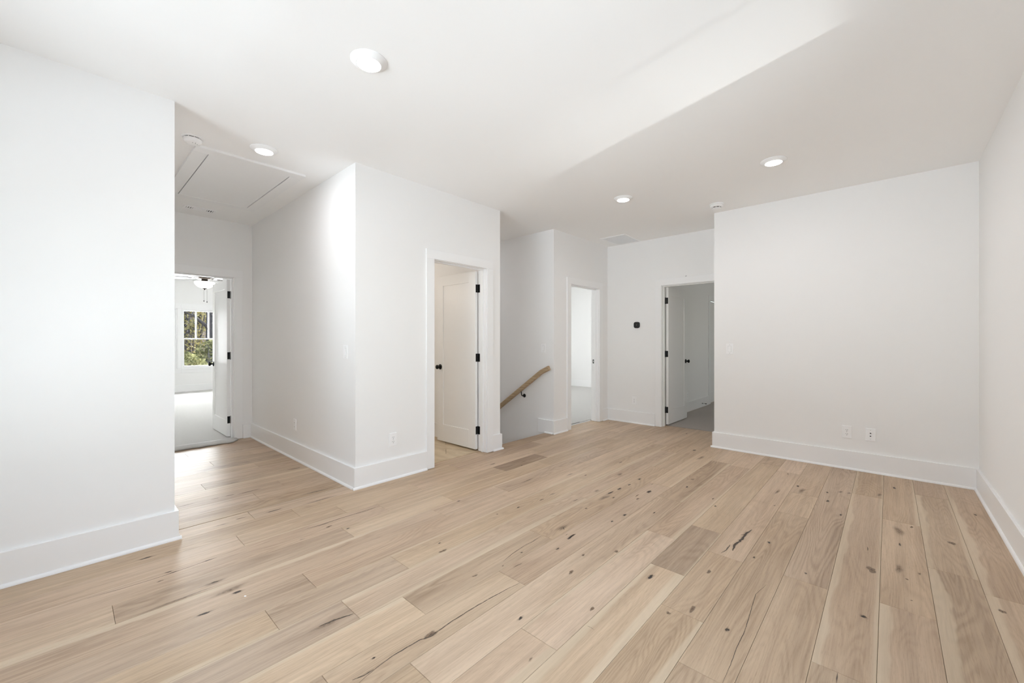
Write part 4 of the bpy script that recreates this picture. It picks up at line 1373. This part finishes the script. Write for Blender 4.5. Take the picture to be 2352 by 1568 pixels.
# ------------------------------------------------------------------ woods outside the bedroom window
bm = bmesh.new()
rg_ = random.Random(11)
gx = [-13.2 - 1.6 * i for i in range(30)]
gy = [-16 + 1.8 * j for j in range(24)]
G = [[bm.verts.new((x, y, -3.3 + max(0, -17.5 - x) * 0.42 + rg_.uniform(-0.2, 0.2))) for y in gy] for x in gx]
for a, b in zip(G, G[1:]):
    for j in range(len(gy) - 1):
        bm.faces.new((a[j], a[j + 1], b[j + 1], b[j])).smooth = True
tag(obj('hillside', bm, 'litter'), 'wooded hillside covered in brown leaf litter outside the bedroom', 'hillside', kind='structure')


def ground_z(x):
    return -3.3 + max(0, -17.5 - x) * 0.42


def make_tree(x, y, h, r, seed, label, leaves, lean=0.0, lmat='leaf_grey'):
    q = random.Random(seed)
    z0 = ground_z(x) - 0.2
    root = tag(empty('tree', (x, y, z0)), label, 'tree', 'trees on the hillside')
    bm = bmesh.new()
    pts, rad = [], []
    N = 9
    dx = dy = 0.0
    for i in range(N):
        t = i / (N - 1)
        pts.append((dx, dy, h * t)); rad.append(r * (1 - 0.72 * t))
        dx += q.uniform(-0.07, 0.07); dy += q.uniform(-0.1, 0.1) + lean * h / N
    add_tube(bm, pts, rad, 9)
    obj('trunk', bm, 'bark', root)
    tips = []
    for b in range(20):
        t = q.uniform(0.2, 0.97)
        i = min(N - 2, int(t * (N - 1)))
        p = Vector(pts[i]).lerp(Vector(pts[i + 1]), t * (N - 1) - i)
        a = q.uniform(0, 2 * PI)
        ln = h * q.uniform(0.08, 0.14)
        bp_, br_ = [p], [r * (1 - 0.72 * t) * 0.5]
        for s in range(1, 6):
            a += q.uniform(-0.35, 0.35)
            p = p + Vector((math.cos(a), math.sin(a), q.uniform(0.25, 0.9))) * (ln / 5)
            bp_.append(p); br_.append(br_[0] * (1 - s / 6))
            if s >= 2:
                tips.append(p)
                for tw in range(2):
                    aa = q.uniform(0, 2 * PI)
                    tips.append(p + Vector((math.cos(aa), math.sin(aa), q.uniform(-0.2, 0.6))) * 0.3)
        bm = bmesh.new(); add_tube(bm, bp_, br_, 6); obj('branch', bm, 'bark', root)
    bm = bmesh.new()
    for tpt in tips:
        for s in range(leaves):
            c = tpt + Vector((q.gauss(0, .17), q.gauss(0, .17), q.gauss(0, .2)))
            u = Vector((q.uniform(-1, 1), q.uniform(-1, 1), q.uniform(-1, 1))).normalized() * q.uniform(0.03, 0.07)
            w = u.cross(Vector((q.uniform(-1, 1), q.uniform(-1, 1), q.uniform(-1, 1)))).normalized() * u.length * 0.6
            bm.faces.new([bm.verts.new(c - u), bm.verts.new(c + w), bm.verts.new(c + u), bm.verts.new(c - w)])
    o = obj('foliage', bm, lmat, root)
    o['kind'] = 'stuff'
    return root


def make_bush(x, y, r, h, seed, label, n, mat):
    q = random.Random(seed)
    z0 = ground_z(x) - 0.1
    root = tag(empty('shrub', (x, y, z0)), label, 'shrub', 'shrubs below the bedroom window')
    stems = bmesh.new()
    for s in range(9):
        a = q.uniform(0, 2 * PI)
        e = Vector((math.cos(a) * r * 0.6, math.sin(a) * r * 0.6, h * q.uniform(0.6, 0.95)))
        add_tube(stems, [(0, 0, 0), e * 0.5 + Vector((0, 0, h * 0.1)), e], [0.035, 0.022, 0.008], 6)
    obj('stems', stems, 'bark', root)
    bm = bmesh.new()
    for s in range(n):
        a = q.uniform(0, 2 * PI)
        t = q.uniform(0.05, 1.0)
        rr = r * math.sqrt(max(0, 1 - (2 * t - 1) ** 2)) * (0.55 + 0.45 * math.sqrt(q.random())) * (0.85 + 0.25 * math.sin(3 * a + 9 * t + seed))
        c = Vector((rr * math.cos(a), rr * math.sin(a), h * t))
        u = Vector((q.uniform(-1, 1), q.uniform(-1, 1), q.uniform(-1, 1))).normalized() * q.uniform(0.035, 0.085)
        w = u.cross(Vector((q.uniform(-1, 1), q.uniform(-1, 1), q.uniform(-1, 1)))).normalized() * u.length * 0.6
        bm.faces.new([bm.verts.new(c - u), bm.verts.new(c + w), bm.verts.new(c + u), bm.verts.new(c - w)])
    o = obj('foliage', bm, mat, root)
    o['kind'] = 'stuff'
    return root


make_tree(-20.4, 3.75, 9.5, 0.24, 5, 'grey forked tree standing mid window in the woods', 4, 0.02)
make_tree(-26.4, 4.1, 10.5, 0.26, 6, 'tall grey tree behind the left lites of the window', 5, -0.01)
make_tree(-26.6, 8.2, 11.0, 0.3, 8, 'tall grey tree hidden toward the open door edge', 4)
make_tree(-32.6, 6.3, 11.0, 0.28, 9, 'bare grey tree farther up the hillside', 6)
make_tree(-20.8, -0.4, 10.0, 0.24, 10, 'grey tree beyond the first window', 4)
make_tree(-36.9, 8.6, 12.0, 0.3, 12, 'distant grey tree high on the hillside', 6)
make_tree(-36.7, 4.6, 12.0, 0.3, 14, 'most distant grey tree behind the others', 6)
make_bush(-15.3, 2.45, 0.85, 4.3, 21, 'tall sunlit green shrub right below the window lites', 3600, 'leaf_green')
make_bush(-17.4, 3.55, 0.95, 4.7, 23, 'leafy green shrub behind the open door edge', 3000, 'leaf_green')
make_bush(-17.5, 1.35, 0.9, 4.2, 22, 'yellow-green shrub in line with the first window', 2600, 'leaf_yellow')
make_bush(-23.5, 3.95, 1.0, 4.2, 24, 'yellow shrub farther up the slope', 3000, 'leaf_yellow')
make_bush(-29.5, 5.2, 1.1, 4.4, 25, 'green shrub high up the slope', 2600, 'leaf_green')
